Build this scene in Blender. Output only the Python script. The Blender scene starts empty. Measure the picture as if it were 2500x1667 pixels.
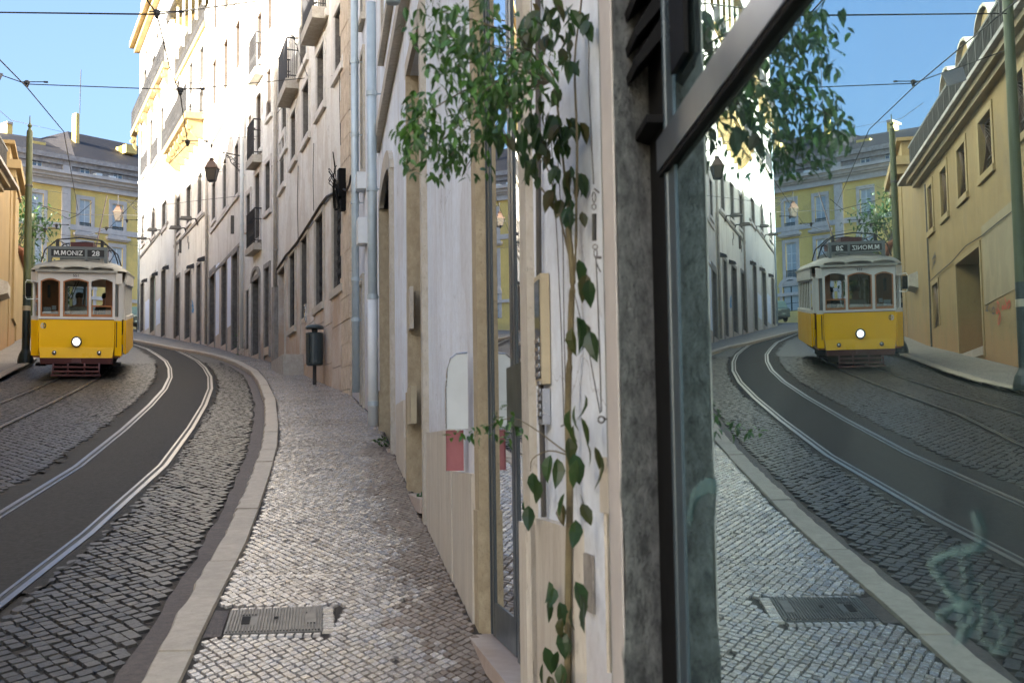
import bpy, math, random
from mathutils import Vector, Matrix
random.seed(7)
R = random.random
def U(a, b): return a + (b - a) * R()
S = bpy.context.scene
COL = S.collection

# ------------------------------------------------------------------ camera, world, sun, exposure
PITCH, ROLL, FPX, EYE, SLOPE = .0838, .0144, 3092., 1.72, .12
camd = bpy.data.cameras.new('camera'); cam = bpy.data.objects.new('camera', camd); COL.objects.link(cam)
camd.sensor_width = 36; camd.lens = 36 * FPX / 2500; camd.clip_start = .05; camd.clip_end = 3000
_f = Vector((0, math.cos(PITCH), math.sin(PITCH))); _u = Vector((0, -math.sin(PITCH), math.cos(PITCH))); _r = Vector((1, 0, 0))
CR = _r * math.cos(ROLL) - _u * math.sin(ROLL); CU = _u * math.cos(ROLL) + _r * math.sin(ROLL); CF = _f
CAM = Vector((0, 0, EYE))
cam.matrix_world = Matrix(((CR.x, CU.x, -CF.x, 0), (CR.y, CU.y, -CF.y, 0), (CR.z, CU.z, -CF.z, EYE), (0, 0, 0, 1)))
S.camera = cam
camd.dof.use_dof = True; camd.dof.focus_distance = 18; camd.dof.aperture_fstop = 6.3
SUN_EL, SUN_DIR = math.radians(10.5), Vector((-.78, -.62, 0)).normalized()      # direction towards the sun
sunv = Vector((SUN_DIR.x * math.cos(SUN_EL), SUN_DIR.y * math.cos(SUN_EL), math.sin(SUN_EL)))
w = bpy.data.worlds.new('World'); S.world = w; w.use_nodes = True
nt = w.node_tree; bg = nt.nodes['Background']
sky = nt.nodes.new('ShaderNodeTexSky'); sky.sky_type = 'NISHITA'; sky.sun_disc = False
sky.sun_elevation = SUN_EL; sky.sun_rotation = math.atan2(sunv.x, sunv.y)
sky.air_density = .75; sky.dust_density = 6; sky.ozone_density = 2.4
nt.links.new(sky.outputs[0], bg.inputs[0]); bg.inputs[1].default_value = .06
sd = bpy.data.lights.new('sun', 'SUN'); sd.energy = 3.2; sd.angle = math.radians(.5); sd.color = (1, .92, .80)
sun = bpy.data.objects.new('sun', sd); COL.objects.link(sun); sun.rotation_euler = sunv.to_track_quat('Z', 'Y').to_euler()
S.view_settings.view_transform = 'Standard'; S.view_settings.look = 'None'; S.view_settings.gamma = 1
S.view_settings.use_curve_mapping = False; S.view_settings.exposure = 3.62

# ------------------------------------------------------------------ survey helpers: sight lines taken from the photograph, met with real planes
MT, MH = .0473, .52
MN = Vector((math.cos(MT), math.sin(MT), 0))                     # normal of the shop window, MH metres right of the camera
def ray(x, y): return (CF + CR * ((x - 1250) / FPX) + CU * ((833.5 - y) / FPX)).normalized()
def sight(x, y, rf=False):
    d = ray(x, y)
    if not rf: return CAM.copy(), d
    s = MH / d.dot(MN); return CAM + d * s, d - 2 * d.dot(MN) * MN
def gnd(x, y, h=0, rf=False):
    o, d = sight(x, y, rf); s = (h + SLOPE * o.y - o.z) / (d.z - SLOPE * d.y); return o + d * s
def at(x, y, Y, rf=False):
    o, d = sight(x, y, rf); return o + d * ((Y - o.y) / d.y)
def gz(y): return SLOPE * y

# ------------------------------------------------------------------ materials
def new_mat(name):
    m = bpy.data.materials.new(name); m.use_nodes = True; return m, m.node_tree.nodes, m.node_tree.links
def ramp(n, l, src, stops):
    r = n.new('ShaderNodeValToRGB'); e = r.color_ramp.elements
    e[0].position, e[0].color = stops[0][0], (*stops[0][1], 1); e[1].position, e[1].color = stops[-1][0], (*stops[-1][1], 1)
    for p, c in stops[1:-1]: k = e.new(p); k.color = (*c, 1)
    l.new(src, r.inputs[0]); return r
def noise(n, l, vec, scale, det=6, rough=.6):
    t = n.new('ShaderNodeTexNoise'); t.inputs['Scale'].default_value = scale; t.inputs['Detail'].default_value = det
    t.inputs['Roughness'].default_value = rough; l.new(vec, t.inputs['Vector']); return t.outputs[0]
def mapping(n, l, vec, sc):
    mp = n.new('ShaderNodeMapping'); mp.inputs['Scale'].default_value = sc; l.new(vec, mp.inputs[0]); return mp.outputs[0]
def mixc(n, l, f, a, b, typ='MIX'):
    m = n.new('ShaderNodeMix'); m.data_type = 'RGBA'; m.blend_type = typ
    for s, v in ((m.inputs[0], f), (m.inputs[6], a), (m.inputs[7], b)):
        if isinstance(v, (int, float)): s.default_value = v
        elif isinstance(v, tuple): s.default_value = (*v, 1)
        else: l.new(v, s)
    return m.outputs[2]
def bump(n, l, h, st, dist, bs):
    b = n.new('ShaderNodeBump'); b.inputs['Strength'].default_value = st; b.inputs['Distance'].default_value = dist
    l.new(h, b.inputs['Height']); l.new(b.outputs[0], bs.inputs['Normal'])
def math_(n, l, op, a, b=None, cl=False):
    m = n.new('ShaderNodeMath'); m.operation = op; m.use_clamp = cl
    for i, v in enumerate((a, b)):
        if v is None: continue
        if isinstance(v, (int, float)): m.inputs[i].default_value = v
        else: l.new(v, m.inputs[i])
    return m.outputs[0]
def height_above_street(n, l, pos):
    s = n.new('ShaderNodeSeparateXYZ'); l.new(pos, s.inputs[0])
    return math_(n, l, 'SUBTRACT', s.outputs[2], math_(n, l, 'MULTIPLY', s.outputs[1], SLOPE))
def plaster(name, col, stain, dirt, amount=.5, dirt_h=1.5, rough=.85, grain=.25, damp=.5):
    """limewashed wall: broad blotches, rain streaks, damp rising from the pavement, fine grain"""
    m, n, l = new_mat(name); bs = n['Principled BSDF']; bs.inputs['Roughness'].default_value = rough
    pos = n.new('ShaderNodeNewGeometry').outputs['Position']
    blot = noise(n, l, pos, .8, 8, .65); fine = noise(n, l, pos, 14, 6, .7)
    streak = noise(n, l, mapping(n, l, pos, (1.5, 1.5, .2)), 1.6, 7, .6)
    c = mixc(n, l, ramp(n, l, blot, [(.35, (0, 0, 0)), (.75, (1, 1, 1))]).outputs[0], col, tuple(a * .82 for a in col))
    f = math_(n, l, 'MULTIPLY', ramp(n, l, streak, [(.48, (0, 0, 0)), (.72, (1, 1, 1))]).outputs[0], amount)
    c = mixc(n, l, f, c, stain)
    pt = noise(n, l, mapping(n, l, pos, (1, 1, .8)), .55, 3, .55)
    c = mixc(n, l, math_(n, l, 'MULTIPLY', ramp(n, l, pt, [(.565, (0, 0, 0)), (.58, (1, 1, 1))]).outputs[0], .35), c, tuple(min(.85, a * .88 + .03) for a in stain))
    vo = n.new('ShaderNodeTexVoronoi'); vo.feature = 'DISTANCE_TO_EDGE'; vo.inputs['Scale'].default_value = .9
    wv = n.new('ShaderNodeMix'); wv.data_type = 'RGBA'; wv.blend_type = 'ADD'; wv.inputs[0].default_value = 1; l.new(pos, wv.inputs[6])
    nz = n.new('ShaderNodeTexNoise'); nz.inputs['Scale'].default_value = 2.5; nz.inputs['Detail'].default_value = 5; l.new(pos, nz.inputs['Vector']); l.new(nz.outputs['Color'], wv.inputs[7]); l.new(wv.outputs[2], vo.inputs['Vector'])
    ck = math_(n, l, 'MULTIPLY', ramp(n, l, vo.outputs['Distance'], [(0, (1, 1, 1)), (.010, (0, 0, 0))]).outputs[0], ramp(n, l, blot, [(.5, (0, 0, 0)), (.6, (1, 1, 1))]).outputs[0])
    c = mixc(n, l, math_(n, l, 'MULTIPLY', ck, .55), c, tuple(a * .45 for a in stain))
    h = height_above_street(n, l, pos)
    hh = math_(n, l, 'ADD', h, math_(n, l, 'MULTIPLY', math_(n, l, 'SUBTRACT', blot, .5), 3 * dirt_h))
    lo = math_(n, l, 'MULTIPLY', math_(n, l, 'SUBTRACT', 1, math_(n, l, 'DIVIDE', hh, dirt_h), True), damp)
    c = mixc(n, l, lo, c, dirt)
    c = mixc(n, l, math_(n, l, 'MULTIPLY', ramp(n, l, fine, [(.35, (1, 1, 1)), (.6, (0, 0, 0))]).outputs[0], grain), c, tuple(a * .6 for a in stain))
    l.new(c, bs.inputs['Base Color']); bump(n, l, math_(n, l, 'ADD', fine, blot), .35, .02, bs); return m
def stone(name, a, b, scale=9, rough=.7, bmp=.4, stretch=(1, 1, 1), pits=.5, dark=None):
    m, n, l = new_mat(name); bs = n['Principled BSDF']; bs.inputs['Roughness'].default_value = rough
    pos = mapping(n, l, n.new('ShaderNodeNewGeometry').outputs['Position'], stretch)
    x = noise(n, l, pos, scale, 8, .7); y = noise(n, l, pos, scale * .13, 4); z = noise(n, l, pos, scale * 5, 4, .7)
    c = mixc(n, l, ramp(n, l, x, [(.35, (0, 0, 0)), (.65, (1, 1, 1))]).outputs[0], a, b)
    c = mixc(n, l, math_(n, l, 'MULTIPLY', ramp(n, l, y, [(.45, (0, 0, 0)), (.7, (1, 1, 1))]).outputs[0], .45), c, tuple(q * .55 for q in a))
    c = mixc(n, l, math_(n, l, 'MULTIPLY', ramp(n, l, z, [(.3, (1, 1, 1)), (.42, (0, 0, 0))]).outputs[0], pits), c, dark or tuple(q * .3 for q in a))
    l.new(c, bs.inputs['Base Color']); bump(n, l, math_(n, l, 'ADD', x, z), bmp, .012, bs); return m
def paint(name, col, rough=.45, metal=0, var=.25, scale=6, bmp=.1, spec=.5, coat=0):
    m, n, l = new_mat(name); bs = n['Principled BSDF']; bs.inputs['Metallic'].default_value = metal
    pos = n.new('ShaderNodeNewGeometry').outputs['Position']; x = noise(n, l, pos, scale, 8, .65)
    f = math_(n, l, 'MULTIPLY', ramp(n, l, x, [(.4, (0, 0, 0)), (.75, (1, 1, 1))]).outputs[0], var)
    l.new(mixc(n, l, f, col, tuple(q * .45 for q in col)), bs.inputs['Base Color'])
    l.new(math_(n, l, 'ADD', math_(n, l, 'MULTIPLY', x, .25), rough - .12), bs.inputs['Roughness'])
    bs.inputs['Specular IOR Level'].default_value = spec; bs.inputs['Coat Weight'].default_value = coat
    if bmp: bump(n, l, x, bmp, .01, bs)
    return m
def per_piece(name, cols, rough=.5, dark=(.02, .018, .015), bmp=.5, var=.5, spec=.5):
    """stones whose colour differs from piece to piece (Random Per Island) with worn grain"""
    m, n, l = new_mat(name); bs = n['Principled BSDF']; g = n.new('ShaderNodeNewGeometry'); pos = g.outputs['Position']
    oi = n.new('ShaderNodeObjectInfo')
    rnd = math_(n, l, 'FRACT', math_(n, l, 'ADD', g.outputs['Random Per Island'], oi.outputs['Random']))
    k = [(i / (len(cols) - 1), c) for i, c in enumerate(cols)]
    c = ramp(n, l, rnd, k).outputs[0]
    x = noise(n, l, pos, 45, 6, .7); big = noise(n, l, pos, 1.1, 5, .6)
    c = mixc(n, l, math_(n, l, 'MULTIPLY', ramp(n, l, big, [(.42, (0, 0, 0)), (.68, (1, 1, 1))]).outputs[0], var), c, dark)
    c = mixc(n, l, math_(n, l, 'MULTIPLY', ramp(n, l, x, [(.35, (1, 1, 1)), (.5, (0, 0, 0))]).outputs[0], .5), c, dark)
    l.new(c, bs.inputs['Base Color'])
    l.new(math_(n, l, 'ADD', math_(n, l, 'MULTIPLY', x, .35), rough - .17), bs.inputs['Roughness'])
    bs.inputs['Specular IOR Level'].default_value = spec; bump(n, l, x, bmp, .006, bs); return m
def glassy(name, col, rough=.06, spec=.9, metal=0):
    m, n, l = new_mat(name); bs = n['Principled BSDF']; bs.inputs['Base Color'].default_value = (*col, 1)
    bs.inputs['Roughness'].default_value = rough; bs.inputs['Specular IOR Level'].default_value = spec; bs.inputs['Metallic'].default_value = metal
    return m
def emit(name, col, st):
    m, n, l = new_mat(name); bs = n['Principled BSDF']; bs.inputs['Emission Color'].default_value = (*col, 1)
    bs.inputs['Emission Strength'].default_value = st; bs.inputs['Base Color'].default_value = (*col, 1); return m
def clear(name, tint, refl):
    m, n, l = new_mat(name); n.remove(n['Principled BSDF']); out = n['Material Output']
    t = n.new('ShaderNodeBsdfTransparent'); t.inputs[0].default_value = (*tint, 1)
    g = n.new('ShaderNodeBsdfGlossy'); g.inputs['Color'].default_value = (*refl[1], 1); g.inputs['Roughness'].default_value = 0
    mx = n.new('ShaderNodeMixShader'); mx.inputs[0].default_value = refl[0]
    l.new(t.outputs[0], mx.inputs[1]); l.new(g.outputs[0], mx.inputs[2]); l.new(mx.outputs[0], out.inputs[0]); return m
def leafmat(name, a, b, c):
    m, n, l = new_mat(name); bs = n['Principled BSDF']; g = n.new('ShaderNodeNewGeometry'); oi = n.new('ShaderNodeObjectInfo')
    rnd = math_(n, l, 'FRACT', math_(n, l, 'ADD', g.outputs['Random Per Island'], oi.outputs['Random']))
    l.new(ramp(n, l, rnd, [(0, a), (.6, b), (1, c)]).outputs[0], bs.inputs['Base Color']); bs.inputs['Roughness'].default_value = .42
    bs.inputs['Transmission Weight'].default_value = 0; bs.inputs['Subsurface Weight'].default_value = .0
    tr = n.new('ShaderNodeBsdfTranslucent'); tr.inputs[0].default_value = (.07, .17, .015, 1)
    mx = n.new('ShaderNodeMixShader'); mx.inputs[0].default_value = .25
    l.new(bs.outputs[0], mx.inputs[1]); l.new(tr.outputs[0], mx.inputs[2]); l.new(mx.outputs[0], n['Material Output'].inputs[0]); return m

M = {}
M['near_white'] = plaster('near_white', (.80, .86, .94), (.52, .50, .49), (.36, .27, .22), .5, 1.3, damp=.6, grain=.2)
M['white_strip'] = plaster('white_strip', (.72, .76, .82), (.36, .32, .30), (.30, .22, .18), .4, 1.4)
M['brown'] = plaster('brown', (.78, .76, .71), (.52, .44, .35), (.42, .29, .19), .55, 3.4, damp=.9)
M['quoin'] = stone('quoin', (.66, .56, .43), (.46, .36, .26), 5, .85, 1.2, (1, 1, 1), .5)
M['cream4'] = plaster('cream4', (.77, .76, .72), (.48, .43, .38), (.28, .19, .13), .5, 2.6, damp=.85)
M['cream3'] = plaster('cream3', (.70, .67, .62), (.46, .41, .35), (.34, .25, .18), .6, 3.2, damp=.6)
M['cream2'] = plaster('cream2', (.76, .73, .66), (.48, .41, .33), (.44, .35, .27), .45, 2.6, damp=.6)
M['cream1'] = plaster('cream1', (.78, .76, .70), (.48, .42, .36), (.46, .38, .3), .35, 2.4, damp=.6)
M['ochre'] = plaster('ochre', (.30, .205, .085), (.20, .135, .06), (.34, .17, .07), .45, 1.3, damp=.6, grain=.15)
M['ochre_light'] = plaster('ochre_light', (.32, .23, .105), (.40, .28, .14), (.40, .23, .10), .4, 1.2, damp=.4)
M['ochre_pale'] = plaster('ochre_pale', (.28, .225, .14), (.38, .29, .17), (.34, .23, .12), .4, 1.2, damp=.4)
M['yellow_wall'] = plaster('yellow_wall', (.86, .64, .21), (.60, .48, .18), (.5, .4, .2), .35, .5)
M['pale_stone'] = stone('pale_stone', (.62, .58, .54), (.50, .46, .43), 3, .8, .3, (1, 1, 1), .15)
M['attic_stone'] = stone('attic_stone', (.46, .43, .41), (.28, .25, .23), 3, .85, .6, (1, 1, 1), .4)
M['limestone'] = stone('limestone', (.54, .50, .43), (.42, .37, .29), 12, .75, .35, (1, 1, .6), .45)
M['yellow_stone'] = stone('yellow_stone', (.46, .38, .25), (.34, .27, .17), 16, .8, .5, (1, 1, .7), .55)
M['travertine'] = stone('travertine', (.60, .56, .48), (.48, .42, .34), 7, .6, .3, (3.4, 3.4, .35), .55, (.12, .08, .05))
M['corbel_stone'] = stone('corbel_stone', (.33, .24, .11), (.25, .18, .08), 6, .85, .4)
M['green_iron'] = paint('green_iron', (.06, .07, .03), .5)
M['marble'] = stone('marble', (.50, .42, .36), (.38, .28, .22), 4, .4, .1, (1, 1, 1), .1)
M['granite'] = stone('granite', (.60, .61, .57), (.16, .165, .16), 17, .9, 1.5, (1, 1, .8), .8, (.03, .03, .03))
M['grey_stone'] = stone('grey_stone', (.33, .31, .28), (.20, .18, .16), 8, .85, .6, (1, 1, .6), .5)
M['concrete'] = stone('concrete', (.44, .41, .36), (.32, .29, .25), 6, .85, .4)
M['kerb'] = stone('kerb', (.46, .39, .30), (.36, .30, .23), 14, .62, .35, (1, 1, 1), .45)
M['asphalt'] = stone('asphalt', (.048, .045, .043), (.016, .016, .016), 24, .75, 1.0, (1, 1, 1), .4, (.015, .015, .015))
M['gutter'] = stone('gutter', (.13, .10, .085), (.07, .055, .05), 20, .7, .8, (1, 1, 1), .5)
M['joint'] = stone('joint', (.07, .055, .042), (.035, .028, .022), 40, .95, .8)
M['cobble'] = per_piece('cobble', [(.36, .32, .27), (.30, .28, .27), (.42, .39, .35), (.30, .30, .32), (.44, .38, .30), (.24, .22, .20)], .24, (.17, .12, .09), var=.4)
M['sett'] = per_piece('sett', [(.036, .034, .034), (.048, .043, .040), (.03, .03, .032), (.056, .050, .044), (.05, .046, .042)], .43, (.02, .018, .016), var=.5, spec=.18)
M['steel'] = paint('steel', (.19, .18, .18), .33, 1, .4, 30, .05)
M['rail_groove'] = paint('rail_groove', (.02, .02, .02), .7)
M['iron'] = paint('iron', (.03, .03, .032), .55, .2)
M['castiron'] = paint('castiron', (.10, .095, .09), .5, .5, .5, 12)
M['zinc'] = paint('zinc', (.42, .50, .54), .42, .15, .3, 5)
M['bin_green'] = paint('bin_green', (.035, .05, .055), .38, 0, .25)
M['pole_green'] = paint('pole_green', (.075, .09, .035), .5, 0, .35, 4)
M['pole_dark'] = paint('pole_dark', (.02, .035, .03), .4, 0, .3)
M['black'] = paint('black', (.004, .004, .0045), .75, spec=.2)
M['cable'] = paint('cable', (.02, .018, .017), .6)
M['frame_dark'] = paint('frame_dark', (.045, .06, .07), .35, 0, .15)
M['frame_blue'] = paint('frame_blue', (.05, .075, .095), .3, .2, .2)
M['alu'] = paint('alu', (.17, .20, .25), .34, .85, .1, 3, 0)
M['white_paint'] = paint('white_paint', (.66, .69, .69), .5, 0, .2)
M['grey_white'] = paint('grey_white', (.50, .54, .55), .5, 0, .2)
M['white_board'] = paint('white_board', (.70, .76, .88), .6, 0, .2, 3)
M['green_door'] = paint('green_door', (.22, .30, .24), .6, 0, .4)
M['dark_door'] = paint('dark_door', (.05, .035, .028), .6, 0, .4)
M['door_grey'] = paint('door_grey', (.17, .165, .17), .5, 0, .2)
M['pane'] = glassy('pane', (.10, .14, .18), .05, 1)
M['pane_pale'] = glassy('pane_pale', (.42, .46, .48), .08, 1)
M['copper_pane'] = glassy('copper_pane', (.10, .06, .03), .15, .5)
M['pane_dark'] = glassy('pane_dark', (.01, .012, .014), .06, .8)
M['pink'] = paint('pink', (.30, .09, .10), .55, 0, .35, 10)
M['cream_metal'] = paint('cream_metal', (.46, .39, .26), .45, 0, .35, 8)
M['silver'] = paint('silver', (.5, .52, .56), .25, .8, .15)
M['slate'] = stone('slate', (.035, .033, .038), (.022, .021, .025), 5, .8, .8, (1, 1, 1), .4)
M['terracotta'] = stone('terracotta', (.36, .15, .08), (.25, .10, .06), 6, .85, .6)
M['tram_yellow'] = paint('tram_yellow', (.92, .52, .003), .35, 0, .06, 2, 0, .25, .15)
M['tram_yellow2'] = paint('tram_yellow2', (.86, .50, .005), .3, 0, .05, 2, 0, .3, .2)
M['tram_white'] = paint('tram_white', (.66, .64, .60), .35, 0, .08, 2, 0)
M['tram_roof'] = paint('tram_roof', (.27, .26, .22), .6, 0, .25, 3)
M['tram_grey'] = paint('tram_grey', (.13, .15, .155), .5, 0, .15)
M['maroon'] = paint('maroon', (.07, .015, .015), .45, 0, .2)
M['tram_wood'] = paint('tram_wood', (.36, .13, .035), .4, 0, .3, 12)
M['tram_glass'] = clear('tram_glass', (.66, .70, .68), (.13, (.95, .97, 1)))
M['shop_glass'] = clear('shop_glass', (.28, .40, .42), (.74, (.66, .84, .88)))
M['door_glass'] = clear('door_glass', (.25, .28, .28), (.8, (.92, .95, .96)))
M['sign_black'] = paint('sign_black', (.012, .014, .016), .4)
M['headlight'] = emit('headlight', (1, .96, .9), .35)
M['chrome'] = glassy('chrome', (.7, .7, .7), .12, .8, 1)
M['copper'] = paint('copper', (.10, .06, .04), .5, .3, .3)
M['lamp_glass'] = glassy('lamp_glass', (.07, .06, .05), .25, .4)
M['bark'] = stone('bark', (.20, .165, .085), (.11, .085, .045), 20, .8, .5, (1, 1, .3))
M['leaf'] = leafmat('leaf', (.014, .042, .012), (.035, .10, .02), (.08, .19, .03))
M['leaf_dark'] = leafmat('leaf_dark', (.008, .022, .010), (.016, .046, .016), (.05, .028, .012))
M['tree_leaf'] = leafmat('tree_leaf', (.015, .04, .01), (.03, .07, .02), (.05, .09, .025))
M['skin'] = paint('skin', (.42, .24, .17), .5, 0, .1)
M['shirt'] = paint('shirt', (.5, .5, .47), .8, 0, .1)
M['hair'] = paint('hair', (.03, .025, .02), .7)
M['seat_red'] = paint('seat_red', (.12, .03, .02), .6)
M['graffiti_red'] = paint('graffiti_red', (.55, .07, .03), .6, 0, .3)
M['graffiti_blue'] = paint('graffiti_blue', (.06, .25, .5), .6, 0, .3)
M['graffiti_dark'] = paint('graffiti_dark', (.05, .05, .06), .6, 0, .3)
M['teal_tag'] = clear('teal_tag', (.72, .80, .80), (.0, (1, 1, 1)))
def dusty(m, col, lo, hi):
    n, l = m.node_tree.nodes, m.node_tree.links; out = n['Material Output']; src = out.inputs[0].links[0].from_socket; pos = n.new('ShaderNodeNewGeometry').outputs['Position']
    x = noise(n, l, mapping(n, l, pos, (2, 2, .7)), 1.6, 5, .6); y = noise(n, l, mapping(n, l, pos, (9, 9, 2.5)), 2.5, 4, .6)
    d = n.new('ShaderNodeBsdfDiffuse'); d.inputs[0].default_value = (*col, 1); mx = n.new('ShaderNodeMixShader')
    f = ramp(n, l, math_(n, l, 'ADD', math_(n, l, 'MULTIPLY', x, .7), math_(n, l, 'MULTIPLY', y, .3)), [(.38, (lo,) * 3), (.68, (hi,) * 3)]).outputs[0]
    l.new(f, mx.inputs[0]); l.new(src, mx.inputs[1]); l.new(d.outputs[0], mx.inputs[2]); l.new(mx.outputs[0], out.inputs[0])
dusty(M['shop_glass'], (.34, .48, .50), .01, .085)
n_ = M['teal_tag'].node_tree.nodes; l_ = M['teal_tag'].node_tree.links
_d = n_.new('ShaderNodeBsdfDiffuse'); _d.inputs[0].default_value = (.32, .50, .50, 1)
for _x in list(n_):
    if _x.type == 'MIX_SHADER': _x.inputs[0].default_value = .20; l_.new(_d.outputs[0], _x.inputs[2])
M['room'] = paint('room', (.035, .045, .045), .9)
M['earth'] = stone('earth', (.12, .11, .09), (.08, .07, .06), 3, .9, .4)
M['grey_sign'] = paint('grey_sign', (.24, .23, .23), .6)

M['asphalt'].node_tree.nodes['Principled BSDF'].inputs['Specular IOR Level'].default_value = .2

# ------------------------------------------------------------------ object helpers
WLOC = {}
def thing(name, loc, label, cat, group=None, kind=None):
    o = bpy.data.objects.new(name, None); COL.objects.link(o); o.location = loc; o.empty_display_size = .2
    WLOC[o.name] = Vector(loc); tag(o, label, cat, group, kind); return o
def tag(o, label=None, cat=None, group=None, kind=None):
    for k, v in (('label', label), ('category', cat), ('group', group), ('kind', kind)):
        if v: o[k] = v
    return o
def mk(name, vs, fs, mat, parent=None, label=None, smooth=False, local=False, kind=None, cat=None, group=None):
    vs = [Vector(v) for v in vs]
    lo = [min(v[i] for v in vs) for i in range(3)]; hi = [max(v[i] for v in vs) for i in range(3)]
    c = Vector(((lo[0] + hi[0]) / 2, (lo[1] + hi[1]) / 2, lo[2]))
    me = bpy.data.meshes.new(name); me.from_pydata([v - c for v in vs], [], fs); me.materials.append(M[mat] if isinstance(mat, str) else mat)
    if smooth: me.polygons.foreach_set('use_smooth', [True] * len(me.polygons))
    me.update(); o = bpy.data.objects.new(name, me); COL.objects.link(o)
    WLOC[o.name] = c
    if parent is not None:
        o.parent = parent; o.location = c if local else c - WLOC[parent.name]
    else: o.location = c
    tag(o, label, cat, group, kind); return o
class MB:
    def __init__(s): s.v = []; s.f = []
    def add(s, vs, fs): b = len(s.v); s.v += [Vector(v) for v in vs]; s.f += [tuple(i + b for i in f) for f in fs]; return s
    def hexa(s, p): return s.add(p, [(0, 3, 2, 1), (4, 5, 6, 7), (0, 1, 5, 4), (1, 2, 6, 5), (2, 3, 7, 6), (3, 0, 4, 7)])
    def box(s, x0, x1, y0, y1, z0, z1):
        return s.hexa([(x0, y0, z0), (x1, y0, z0), (x1, y1, z0), (x0, y1, z0), (x0, y0, z1), (x1, y0, z1), (x1, y1, z1), (x0, y1, z1)])
    def tube(s, pts, r, k=6, r2=None, cap=True):
        pts = [Vector(p) for p in pts]; n = len(pts); b = len(s.v); up = Vector((0, 0, 1))
        for i, p in enumerate(pts):
            t = (pts[min(i + 1, n - 1)] - pts[max(i - 1, 0)]).normalized()
            a = t.cross(up if abs(t.z) < .95 else Vector((1, 0, 0))).normalized(); c = t.cross(a)
            rr = r if r2 is None else r + (r2 - r) * i / max(1, n - 1)
            for j in range(k): q = 2 * math.pi * j / k; s.v.append(p + (a * math.cos(q) + c * math.sin(q)) * rr)
        for i in range(n - 1):
            for j in range(k): s.f.append((b + i * k + j, b + i * k + (j + 1) % k, b + (i + 1) * k + (j + 1) % k, b + (i + 1) * k + j))
        if cap: s.f.append(tuple(b + j for j in range(k - 1, -1, -1))); s.f.append(tuple(b + (n - 1) * k + j for j in range(k)))
        return s
    def lathe(s, c, prof, k=20, axis=None):
        c = Vector(c); b = len(s.v); A = (Vector((1, 0, 0)), Vector((0, 1, 0)), Vector((0, 0, 1))) if axis is None else axis
        for r, z in prof:
            for j in range(k): q = 2 * math.pi * j / k; s.v.append(c + A[0] * (r * math.cos(q)) + A[1] * (r * math.sin(q)) + A[2] * z)
        for i in range(len(prof) - 1):
            for j in range(k): s.f.append((b + i * k + j, b + i * k + (j + 1) % k, b + (i + 1) * k + (j + 1) % k, b + (i + 1) * k + j))
        s.f.append(tuple(b + j for j in range(k - 1, -1, -1))); s.f.append(tuple(b + (len(prof) - 1) * k + j for j in range(k))); return s
    def build(s, name, mat, parent=None, **kw): return mk(name, s.v, s.f, mat, parent, **kw)
def copy_tree(o, parent=None):
    c = o.copy(); COL.objects.link(c); c.parent = parent; WLOC[c.name] = WLOC.get(o.name, Vector())
    for ch in list(o.children): copy_tree(ch, c)
    return c
def curve_pts(pts, per=4):
    """Catmull-Rom through points"""
    P = [Vector(p) for p in pts]; P = [P[0] * 2 - P[1]] + P + [P[-1] * 2 - P[-2]]; out = []
    for i in range(1, len(P) - 2):
        for k in range(per):
            t = k / per; a, b, c, d = P[i - 1:i + 3]
            out.append(.5 * ((2 * b) + (c - a) * t + (2 * a - 5 * b + 4 * c - d) * t * t + (3 * b - a - 3 * c + d) * t ** 3))
    out.append(P[-2]); return out

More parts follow.
